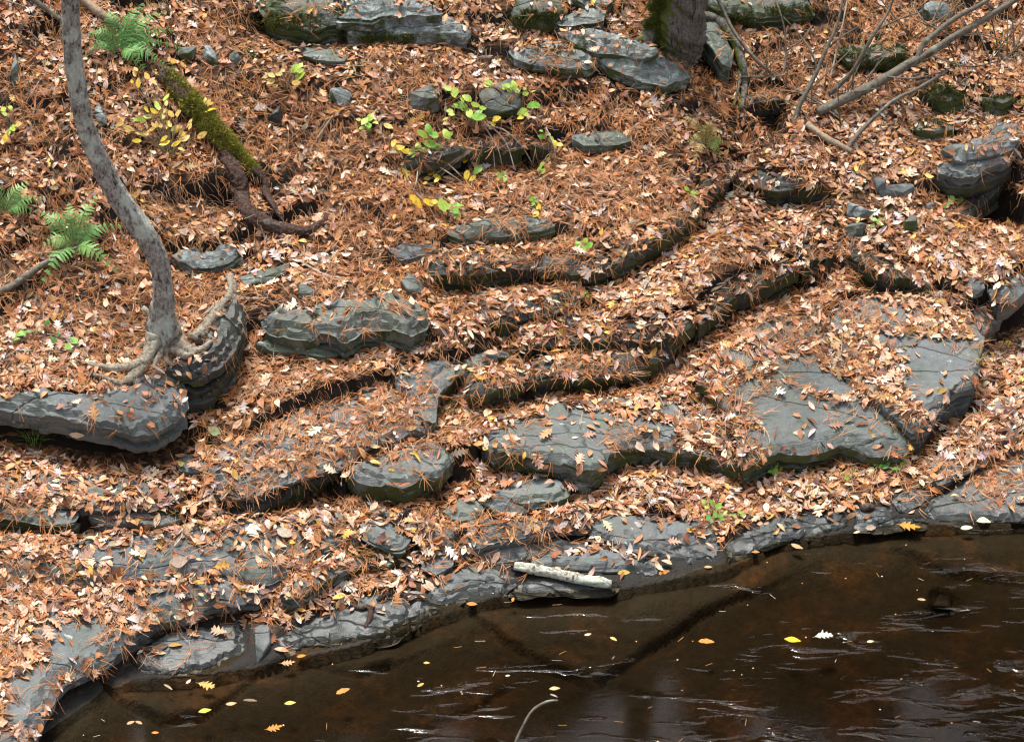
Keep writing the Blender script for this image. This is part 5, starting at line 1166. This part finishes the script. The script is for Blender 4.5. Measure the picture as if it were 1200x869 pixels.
# ------------------------------------------------------------------ small twigs strewn over the litter
P, Nn, Cv, U, Vv = scatter(1500, -3.6, 3.6, -2.2, 3.4)
m = accept(P, Nn, Cv); P, Nn = P[m], Nn[m]; VA, FA, CA = [], [], []; b_ = 0
for k in range(len(P)):
    h = rng.normal(0, 1, 3); h -= Nn[k] * (h @ Nn[k]); h /= np.linalg.norm(h); L_ = rng.uniform(.06, .26); sd2 = np.cross(h, Nn[k]); q0 = P[k] + Nn[k] * .022; r_ = rng.uniform(.0012, .0032)
    pts = [q0 - h * L_ / 2, q0 + sd2 * rng.normal(0, .05) * L_ + Nn[k] * .008, q0 + h * L_ / 2 + sd2 * rng.normal(0, .12) * L_]
    V_, F_ = tube(pts, [r_, r_ * .8, r_ * .5], seg=4, sub=3, cap=False); VA.append(V_); FA += [tuple(i + b_ for i in f) for f in F_]; b_ += len(V_)
    CA += [np.array([(.10, .075, .05), (.22, .17, .12), (.34, .29, .23), (.06, .045, .035)][rng.integers(0, 4)])] * len(V_)
link('twig_litter', mesh('twig_litter', np.vstack(VA), np.array(FA), col=np.array(CA)), M['needle'], label='small bare twigs strewn over the fallen leaves', cat='twigs', kind='stuff')

# ------------------------------------------------------------------ single leaves one can pick out
LEAFME = {}
def leaf_obj(kind, k, p, n_, head, size_, color, label, group=None, name='fallen_leaf', cat='leaf', mat='leaf', parent=None):
    key = (kind, k, mat)
    if key not in LEAFME:
        tv, tf = {'simple': SIMPLE, 'oak': OAK, 'roll': ROLL, 'flat': FLAT, 'flatoak': FLATOAK, 'broad': BROAD}[kind][k]
        LEAFME[key] = mesh('leaf', tv, tf); LEAFME[key].materials.append(M[mat])
    o = bpy.data.objects.new(name, LEAFME[key]); COL.objects.link(o); o.color = (*color, 1)
    n_ = np.asarray(n_, float); n_ /= np.linalg.norm(n_); B = basis(n_[None], np.asarray(head, float)[None])[0]
    mw = Matrix(((B[0][0] * size_, B[1][0] * size_, B[2][0] * size_, p[0]), (B[0][1] * size_, B[1][1] * size_, B[2][1] * size_, p[1]), (B[0][2] * size_, B[1][2] * size_, B[2][2] * size_, p[2]), (0, 0, 0, 1)))
    if parent is not None:
        o.parent = parent                        # stems are modelled in world coordinates
    o.matrix_local = mw
    tag(o, label, cat if label else None, group); return o
FLAT = [simple_leaf(500 + k, .46, .06, .06, .05, 6) for k in range(6)]
FLATOAK = [oak_leaf(520 + k, .06, .05) for k in range(4)]
BROAD = [simple_leaf(540 + k, .62, .12, .12, .1, 6) for k in range(6)]
YEL, ORG, TAN, PALE, GRN, BRN = (.62, .40, .05), (.60, .24, .04), (.52, .30, .15), (.66, .52, .38), (.34, .38, .06), (.30, .14, .06)
FLOATING = [  # u, v, size px, heading deg, colour, shape, label
    (242, 802, 22, -20, (.58, .36, .10), 'flatoak', 'yellowish lobed oak leaf floating close to the pool corner slab'),
    (322, 852, 20, 20, ORG, 'flatoak', 'bright orange oak leaf floating near the bottom edge, left'),
    (240, 832, 16, 15, (.55, .45, .06), 'flat', 'curled yellow-green leaf floating below the yellowish oak leaf'),
    (182, 858, 9, 0, ORG, 'flat', 'small orange leaf floating at the bottom left, nearest the edge'),
    (153, 846, 10, 30, TAN, 'flat', 'left one of two tan leaves floating side by side, bottom left'),
    (163, 846, 10, -30, TAN, 'flat', 'right one of two tan leaves floating side by side, bottom left'),
    (271, 824, 13, 10, (.55, .38, .18), 'flat', 'buff oval leaf floating right of the yellow-green leaf'),
    (293, 821, 16, -5, PALE, 'roll', 'pale curled leaf floating right of the buff leaf'),
    (340, 823, 14, 10, (.6, .42, .1), 'flat', 'yellow tattered leaf floating right of the pale curled leaf'),
    (338, 776, 17, 10, TAN, 'flatoak', 'tan oak leaf floating beside the long shoreline slab'),
    (353, 768, 11, 15, ORG, 'flat', 'amber oval leaf by the tan oak leaf at the shoreline slab'),
    (197, 805, 14, -40, PALE, 'roll', 'whitish folded leaf at the pool corner'),
    (221, 798, 9, 60, PALE, 'flat', 'small whitish leaf next to the pool corner slab'),
    (402, 809, 18, 30, ORG, 'flat', 'orange curled leaf floating in still water left of centre'),
    (500, 776, 8, 0, (.6, .4, .1), 'flat', 'tiny yellow leaf floating left of the birch stick'),
    (493, 802, 10, 40, (.58, .34, .08), 'flat', 'small round amber leaf floating below the tiny yellow one'),
    (553, 707, 13, -5, ORG, 'flat', 'orange leaf floating beside the square-cut slab'),
    (601, 702, 8, 80, ORG, 'flat', 'little orange leaf floating under the birch stick'),
    (689, 743, 9, 20, PALE, 'flat', 'small cream leaf floating below the birch stick'),
    (719, 748, 10, -40, (.62, .48, .18), 'flat', 'small pale yellow leaf right of the cream one'),
    (650, 806, 13, 5, (.58, .42, .2), 'flat', 'buff leaf floating near the water twig'),
    (649, 815, 10, -30, (.7, .66, .58), 'roll', 'white curled leaf beside the buff leaf near the water twig'),
    (595, 791, 6, 10, PALE, 'flat', 'tiny white leaf floating upstream of the water twig'),
    (731, 671, 15, 5, (.62, .36, .05), 'flat', 'golden leaf at the right end of the birch stick'),
    (778, 671, 15, 25, ORG, 'flat', 'curled amber leaf at the foot of the layered slab'),
    (828, 751, 19, -5, ORG, 'flat', 'orange leaf floating in the middle of the dark water'),
    (929, 749, 20, -12, (.66, .44, .02), 'flat', 'bright yellow leaf floating in the middle of the dark water'),
    (966, 744, 22, 5, (.68, .64, .56), 'oak', 'white curled oak leaf floating right of the bright yellow leaf'),
    (1020, 751, 9, 10, (.66, .56, .3), 'flat', 'small cream-yellow leaf floating right of the white oak leaf'),
    (1080, 702, 10, -10, TAN, 'flat', 'narrow tan leaf floating at right'),
    (1067, 616, 26, -10, (.62, .26, .03), 'flatoak', 'orange oak leaf on wet rock at the right waterline'),
    (1020, 618, 15, 10, PALE, 'flat', 'pale oval leaf at the right waterline, left of the orange oak leaf'),
    (1153, 610, 17, -10, (.66, .6, .4), 'broad', 'cream leaf at the waterline by the right pavement'),
    (1133, 618, 15, 10, (.55, .56, .42), 'broad', 'pale greenish leaf in the water by the right pavement'),
    (1004, 623, 9, 20, PALE, 'flat', 'small cream leaf in the shallows left of the pale oval leaf'),
    (940, 604, 13, 20, (.64, .42, .12), 'flat', 'amber leaf on wet ground above the waterline stones'),
    (934, 640, 16, -35, TAN, 'flat', 'narrow tan leaf pointing into the shallows'),
    (830, 664, 10, 0, TAN, 'flat', 'tan leaf at the water edge below the layered slab'),
    (885, 646, 11, -10, ORG, 'flat', 'orange leaf on the wet stones right of the layered slab')]
for k, (u, v, s, a, c, sh, lab) in enumerate(FLOATING):
    p, n_ = cast(u, v)
    if p[2] < 0.006: p = on_z(u, v, 0.005); n_ = np.array([0, 0, 1.0])
    else: p = p + n_ * 0.006
    a = math.radians(a); kk = k % len({'flat': FLAT, 'flatoak': FLATOAK, 'roll': ROLL, 'oak': OAK, 'broad': BROAD}[sh])
    leaf_obj(sh, kk, p, n_, (math.cos(a), math.sin(a), 0), s / PXM(p), c, lab, 'leaves at and on the water' , name='floating_leaf' if p[2] < .01 else 'fallen_leaf')
NOTABLE = [(252, 508, 17, -40, (.42, .50, .25), 'broad', 'pale green fallen leaf on tan litter below the dark block'), (488, 240, 22, -50, (.66, .42, .02), 'flat', 'large bright yellow leaf on litter left of the small green plant'),
           (840, 384, 20, 0, PALE, 'oak', 'cream oak leaf under the main ledge'), (334, 627, 20, -25, (.70, .62, .48), 'broad', 'broad cream leaf on the lower left litter'), (210, 661, 22, 5, (.62, .48, .38), 'broad', 'large pale pinkish leaf on the lower left leaf floor'),
           (91, 513, 18, 5, (.7, .6, .42), 'flat', 'cream leaf lying on the thick slab under the tree'), (687, 461, 12, -10, (.66, .45, .03), 'flat', 'yellow leaf on the leaf floor at the lower dark ledge'), (779, 312, 13, 60, (.7, .58, .4), 'broad', 'pale round leaf on the leafy slope right of centre'),
           (1102, 358, 16, 5, (.6, .38, .14), 'broad', 'amber leaf under the lower right shelf edge'), (1181, 405, 12, 10, (.66, .44, .05), 'broad', 'yellow leaf in the right-hand channel'), (990, 470, 16, -20, (.64, .5, .4), 'oak', 'pale star-shaped leaf on the needle-strewn big slab'),
           (572, 486, 22, 75, (.66, .46, .28), 'simple', 'upright buff leaf at the front of the centre floor'), (88, 720, 20, 10, (.64, .42, .3), 'oak', 'pink-tan oak leaf on the large slate shelf'), (58, 744, 24, -60, (.60, .36, .25), 'oak', 'large pinkish oak leaf on the big slate shelf'),
           (790, 637, 18, 5, (.60, .36, .26), 'oak', 'pink oak leaf lying on the layered slate slab'), (1050, 487, 18, 20, PALE, 'roll', 'pale curled leaf by the prow of the right-hand slab'), (878, 348, 18, -70, PALE, 'roll', 'tall pale curled leaf leaning on the main ledge')]
for k, (u, v, s, a, c, sh, lab) in enumerate(NOTABLE):
    p, n_ = cast(u, v); a = math.radians(a)
    leaf_obj(sh, k % 4, p + np.array([0, -.01, .026]), n_ + rng.normal(0, .08, 3), (math.cos(a), math.sin(a), 0), s / PXM(p), c, lab)
P, Nn, Cv, U, Vv = scatter(5200, -3.0, 3.0, -2.4, 2.9)
m = (U > 5) & (U < 1195) & (Vv > 5) & (Vv < 850) & (Nn[:, 2] > .75) & accept(P, Nn, Cv) & (P[:, 2] > .06)
P, Nn, U, Vv = P[m][:235], Nn[m][:235], U[m][:235], Vv[m][:235]
ZONES = [['by the small left-edge fern', 'around the big fern', 'right of the mossy log', 'near the little green saplings', 'below the pale lichened slabs', 'around the withered fern', 'under the bare shrub stems', 'by the dark layered rock'],
         ['left of the tree base', 'beside the curved trunk', 'above the central outcrop', 'around the thin wavy slab', 'on the steps below the wavy slab', 'above the main dark ledge', 'under the right shelf edges', 'at the channel blocks'],
         ['in front of the thick tree slab', 'right of the dark root block', 'below the central outcrop', 'at the bend of the shelf', 'on the wide jointed slab', 'on the big smooth slab', 'on the prow slab', 'in the right channel'],
         ['by the left mossy-edged slab', 'near the lone slate chunk', 'above the long shoreline slab', 'around the square block', 'behind the birch stick', 'around the layered slate slab', 'below the rounded nose', 'on the right pavement']]
USED = set(); CNAME = {0: 'pinkish tan', 1: 'orange tan', 2: 'rust brown', 4: 'cream buff', 5: 'greyish', 8: 'reddish pink'}
for k in range(len(P)):
    zp = ZONES[min(3, int(Vv[k] / 215))][min(7, int(U[k] / 150))]; sh = ('oak', 'simple', 'oak', 'simple', 'roll')[k % 5]
    for tr_ in range(40):
        ck = [0, 2, 1, 5, 8, 0, 4, 2, 1, 0][rng.integers(0, 10)]; sh = ('oak', 'simple', 'oak', 'simple', 'roll')[rng.integers(0, 5)] if tr_ else sh
        sw = {'oak': 'lobed oak leaf', 'simple': 'oval leaf', 'roll': 'rolled-up leaf'}[sh]; lab = 'large ' + CNAME[ck] + ' ' + sw + ' on the litter ' + zp
        if lab not in USED: break
    else: continue
    USED.add(lab); c = PAL[ck] * rng.uniform(.9, 1.15)
    leaf_obj(sh, k % (8 if sh == 'oak' else 5), P[k] + Nn[k] * rng.uniform(.022, .030), Nn[k] + rng.normal(0, .16, 3), rng.normal(0, 1, 3), rng.uniform(.08, .105) if sh == 'oak' else rng.uniform(.062, .085), c.clip(0, .75), lab, 'large leaves ' + zp)

# ================================================================== ferns
def frond_mesh(P3, width, npair, seed, nrm):
    r = np.random.default_rng(seed); C_ = catmull(np.array(P3), 12); L = np.linalg.norm(np.diff(C_, axis=0), axis=1).sum(); V, F = [], []
    Tn = np.gradient(C_, axis=0); Tn /= np.linalg.norm(Tn, axis=1)[:, None]
    for i in range(npair):
        t = 0.10 + 0.90 * i / npair; k = min(int(t * (len(C_) - 1)), len(C_) - 1); c = C_[k]; tg = Tn[k]; sd_ = np.cross(nrm, tg); sd_ /= np.linalg.norm(sd_); up_ = np.cross(tg, sd_)
        ln = width * (math.sin(math.pi * min(.16 + .84 * t, 1)) ** .8 + .06) * r.uniform(.88, 1.1); pw = L / npair * 0.40
        for s in (-1, 1):
            d = sd_ * s * .92 + tg * .40 + up_ * r.normal(-.10, .12); d /= np.linalg.norm(d); ac = np.cross(d, up_) ; ac /= np.linalg.norm(ac) + 1e-9
            b = len(V); m_ = 7
            for q in range(m_ + 1):
                x = q / m_; w_ = pw * (1 - x) ** .6 * (1.0 if q % 2 == 0 else .62); z = -up_ * (.22 * ln * x * x)
                V += [c + d * ln * x + ac * w_ + z, c + d * ln * x - ac * w_ + z]
            for q in range(m_): a = b + 2 * q; F.append((a, a + 1, a + 3, a + 2))
    Vt, Ft = tube(C_[::3], [.0022, .0008], seg=5, sub=2)
    return mesh('frond', V, F), mesh('rachis', Vt, Ft, True)
def fern(label, base_px, tips, color, width=.055, npair=20, arch=.10, seed=0):
    b = above(base_px[0], base_px[1], .01); o = empty('fern', b, label, 'fern', 'ferns on the bank')
    for k, (u, v, h) in enumerate(tips):
        tip = above(u, v, h); mid = (b + tip) / 2 + np.array([0, -.02, arch]); nr_ = np.array([.15 * math.sin(k), -.45, .88])
        me, rm_ = frond_mesh([b, b * .55 + mid * .45 + np.array([0, 0, arch * .3]), mid, tip], width * (.85 + .3 * random.random()), npair, seed + k, nr_)
        fo_ = adopt(o, 'frond', me, M['green']); cc = np.array(color[k % len(color)]); fo_.color = (*cc, 1)
        rc_ = link('rachis', rm_, M['stem'], fo_)
GR = [(.13, .34, .09), (.17, .38, .11), (.11, .30, .08), (.20, .42, .12)]
fern('bright green feathery fern at top left above the yellow sapling', (140, 62), [(216, 58, .06), (206, 86, .04), (208, 36, .10), (198, 12, .14), (170, 2, .16), (102, 40, .10), (98, 66, .05), (176, 92, .03), (128, 12, .14)], GR, .056, 22, .08, 900)
GR2 = [(.20, .40, .11), (.27, .46, .15), (.16, .35, .10)]
fern('light green fern beside the bend of the curved trunk', (88, 290), [(46, 248, .10), (116, 226, .12), (148, 264, .08), (142, 322, .03), (48, 288, .06), (46, 336, .02), (80, 236, .12)], GR2, .060, 12, .07, 930)
fern('small green fern at the left edge above the light green one', (6, 248), [(54, 232, .08), (36, 212, .10), (-10, 214, .10), (48, 250, .04), (-18, 244, .06)], GR2, .045, 12, .05, 950)
fern('withered yellow-green fern beside the long climbing ledge', (826, 172), [(800, 136, .12), (828, 148, .12), (860, 176, .06), (812, 196, .03), (846, 152, .10), (804, 168, .05), (852, 194, .02), (834, 140, .12)], [(.50, .38, .14), (.40, .40, .12), (.30, .38, .10), (.56, .40, .18)], .036, 14, .07, 970)

# ================================================================== saplings and small green plants
CG = {'g': (.20, .42, .06), 'l': (.36, .50, .08), 'y': (.62, .46, .04), 'o': (.58, .40, .10), 'd': (.09, .26, .06), 'w': (.62, .54, .18)}
def plant(label, base_px, leaves, h=.10, size=11, name='sapling', cat='sapling', shape='broad', group=None, seed=0):
    r = np.random.default_rng(seed + 1000); b = lay(*base_px, 0.0); o = empty(name, b, label, cat, group)
    leaves = list(leaves) + [(lf[0] + r.uniform(-9, 9), lf[1] + r.uniform(-7, 7), lf[2], (lf[3] if len(lf) > 3 else size) * .7) for lf in leaves if r.uniform() < .8]
    for k, lf in enumerate(leaves):
        u, v, c = lf[:3]; s = lf[3] if len(lf) > 3 else size; p = above(u, v, h * r.uniform(.6, 1.25)); mid = (b + p) / 2 + np.array([0, 0, h * .35])
        st_ = tube_part(o, 'stem', np.array([b, mid, p]), np.array([.0022, .0014, .0009]), 'stem', seg=5, sub=4, wob=.1, seed=k)
        hd = p - mid; hd[2] *= .2; hd = hd / (np.linalg.norm(hd) + 1e-9) + r.normal(0, .4, 3)
        leaf_obj(shape, k % 6, p, np.array([r.normal(0, .25), -.45 + r.normal(0, .2), .85]), hd, 1.12 * s * r.uniform(.85, 1.2) / PXM(p), np.array(CG[c]) * r.uniform(.9, 1.3), None, name='leaf', mat='green', parent=st_)
plant('green-leaved sapling in front of the pale blocky boulder', (556, 152), [(533, 108, 'l', 15), (539, 124, 'g', 16), (547, 115, 'l'), (550, 132, 'l', 13), (557, 123, 'l'), (561, 137, 'g', 16), (527, 130, 'l', 9), (582, 139, 'y', 11), (529, 134, 'l', 8)], seed=1)
plant('few light green leaves over the pale blocky boulder', (598, 122), [(573, 97, 'l', 9), (593, 101, 'l', 13), (602, 100, 'l', 13), (607, 106, 'l', 9), (616, 110, 'l', 9)], seed=2)
plant('single broad green leaf right of the pale blocky boulder', (640, 142), [(627, 123, 'g', 15), (612, 131, 'l', 11), (610, 138, 'y', 8)], seed=3)
plant('yellow-green sapling at the left end of the dark upper ledge', (528, 196), [(468, 173, 'y', 13), (480, 178, 'l', 12), (488, 174, 'l', 13), (495, 157, 'l', 13), (507, 157, 'g', 16), (503, 168, 'g', 16), (509, 173, 'g', 14), (523, 157, 'l', 12), (496, 176, 'w', 10), (474, 177, 'y', 9)], seed=4)
plant('small light green sapling left of the yellow-green one', (432, 160), [(427, 142, 'l', 10), (434, 137, 'l', 10), (432, 147, 'g', 9), (424, 150, 'l', 8), (455, 148, 'w', 13), (420, 140, 'w', 7)], seed=5)
plant('drooping yellow leaves hanging below the dark upper ledge', (566, 170), [(545, 187, 'y', 11), (553, 183, 'y', 11), (560, 199, 'g', 13), (547, 205, 'y', 13), (512, 207, 'y', 11), (500, 209, 'o', 9), (505, 203, 'y', 9)], seed=6, h=.06)
plant('little plant with one lobed green leaf above the wavy slab', (522, 256), [(519, 240, 'l', 15), (534, 247, 'g', 13), (539, 241, 'g', 9), (502, 237, 'y', 15)], seed=7, h=.07)
plant('pair of tiny green leaves under the dark upper ledge', (586, 214), [(585, 206, 'g', 9), (592, 210, 'g', 8)], seed=8, h=.05)
plant('small yellow-tipped sprig at the right end of the stems', (648, 178), [(645, 163, 'l', 11), (650, 168, 'y', 12), (634, 160, 'g', 8), (635, 193, 'g', 8), (636, 201, 'l', 8)], seed=9, h=.06)
plant('tiny green sprigs above the middle of the wavy slab', (628, 240), [(624, 233, 'g', 8), (629, 237, 'g', 7), (628, 252, 'y', 10), (632, 242, 'y', 8)], seed=10, h=.05)
plant('yellow-leaved sapling between the curved trunk and the mossy log', (200, 186), [(158, 85, 'o'), (162, 97, 'y'), (172, 89, 'o'), (180, 130, 'y'), (190, 137, 'l'), (173, 137, 'l'), (165, 140, 'l'), (200, 133, 'o'), (208, 133, 'o'), (188, 147, 'o'), (213, 156, 'y'), (193, 168, 'y', 14), (207, 168, 'y', 14), (160, 165, 'y'), (150, 150, 'o'), (222, 147, 'o'), (177, 152, 'o'), (198, 145, 'y'), (212, 122, 'y'), (170, 158, 'w'), (205, 150, 'w'), (218, 162, 'o'), (237, 158, 'o'), (184, 124, 'l'), (195, 114, 'l'), (140, 146, 'o')], seed=11, size=11, shape='flat')
plant('yellow leaf cluster growing on the upper mossy log', (240, 140), [(235, 121, 'y', 13), (245, 129, 'y', 16), (243, 121, 'o', 11), (205, 94, 'o', 10), (203, 72, 'o', 9), (184, 86, 'y', 8)], seed=12, h=.06, shape='flat')
plant('pale yellow leaf cluster on the slope right of the mossy log', (336, 106), [(318, 88, 'w', 10), (327, 87, 'w', 10), (347, 80, 'l', 13), (352, 89, 'l', 13), (347, 97, 'o', 9), (317, 96, 'o', 9), (352, 77, 'w', 9)], seed=13)
plant('few yellow leaves at the left edge behind the curved trunk', (14, 160), [(4, 128, 'l', 9), (12, 126, 'l', 9), (15, 150, 'l', 10), (6, 162, 'y', 9), (22, 146, 'o', 8)], seed=14)
plant('green clump of leaves under the long climbing ledge', (812, 242), [(806, 231, 'g', 9), (813, 226, 'g', 11), (820, 224, 'g', 10), (820, 233, 'l', 9), (809, 238, 'g', 9), (816, 238, 'd', 9)], seed=15, h=.04)
plant('small bright clump below the wavy slab at right', (684, 296), [(678, 286, 'g', 9), (686, 282, 'l', 10), (691, 287, 'g', 9), (683, 292, 'g', 9)], seed=16, h=.04)
plant('small green sprig on the short dark ledge', (684, 348), [(680, 339, 'l', 9), (686, 342, 'l', 9), (690, 347, 'g', 7)], seed=17, h=.03)
plant('green clover-like clump at the foot of the big smooth slab', (908, 556), [(903, 547, 'g', 8), (910, 545, 'l', 8), (915, 549, 'l', 8), (908, 552, 'g', 8)], seed=18, h=.03)
plant('green clump under the rounded nose of the big slab', (1032, 552), [(1025, 541, 'g', 9), (1031, 546, 'g', 9), (1037, 547, 'd', 9), (1050, 549, 'g', 8), (1058, 544, 'l', 8), (1062, 540, 'g', 8), (1000, 553, 'g', 8)], seed=19, h=.03)
plant('low green plant at the shore right of the layered slab', (838, 612), [(828, 594, 'l', 9), (834, 588, 'g', 9), (842, 592, 'g', 9), (850, 600, 'l', 8), (838, 602, 'g', 10), (830, 606, 'd', 9), (846, 607, 'g', 9), (860, 604, 'l', 7), (868, 600, 'l', 7)], seed=20, h=.05, shape='flat')
plant('scattered green seedlings on the slope left of the tree base', (56, 396), [(87, 399, 'g', 13), (25, 391, 'g', 13), (55, 378, 'd', 10), (63, 398, 'd', 9), (33, 388, 'd', 8), (86, 398, 'g', 8)], seed=21, h=.04)
plant('tiny green sprig on the dark block right of the tree', (256, 446), [(254, 440, 'g', 8), (259, 445, 'g', 7), (253, 447, 'g', 7)], seed=22, h=.02)
plant('tiny sprig on the leaf slope below the dark layered rock', (1028, 262), [(1024, 257, 'g', 7), (1030, 260, 'g', 8), (1022, 265, 'd', 7)], seed=23, h=.03)
plant('green weeds in the shadow of the dark layered rock', (1122, 240), [(1116, 232, 'g', 7), (1124, 236, 'd', 8), (1135, 228, 'g', 8), (1130, 242, 'd', 7), (1112, 238, 'd', 7)], seed=24, h=.03)
# grass tufts
def grass(label, px, nbl, ln, color, seed):
    r = np.random.default_rng(seed); b = lay(*px, 0); o = empty('grass_tuft', b, label, 'grass tuft')
    for k in range(nbl):
        a = r.uniform(0, 2 * math.pi); d = np.array([math.cos(a), math.sin(a), 0]); L = ln * r.uniform(.5, 1.1); rad = r.uniform(0, .04); s = np.array([-d[1], d[0], 0])
        V, F = [], []
        for q in range(5):
            t = q / 4; c = b + d * (rad + L * .75 * t * t) + np.array([0, 0, L * (t - .45 * t * t)]); w_ = .0028 * (1 - t) + .0004; V += [c - s * w_, c + s * w_]
        for q in range(4): F.append((2 * q, 2 * q + 1, 2 * q + 3, 2 * q + 2))
        ob = adopt(o, 'blade', mesh('blade', V, F), M['green']); ob.color = (*(np.array(color) * r.uniform(.6, 1.2)), 1)
grass('green grass tuft in the shade under the thick slab, left', (40, 522), 26, .13, (.16, .30, .05), 61)
grass('olive grass tuft at the bend of the curved shelf edge', (524, 482), 18, .09, (.20, .22, .05), 62)
grass('sparse grass on the dark grassy rim at left', (330, 594), 18, .09, (.14, .18, .05), 63)
grass('tan-green grass tuft in the right channel below the prow', (1148, 424), 20, .13, (.30, .26, .10), 64)
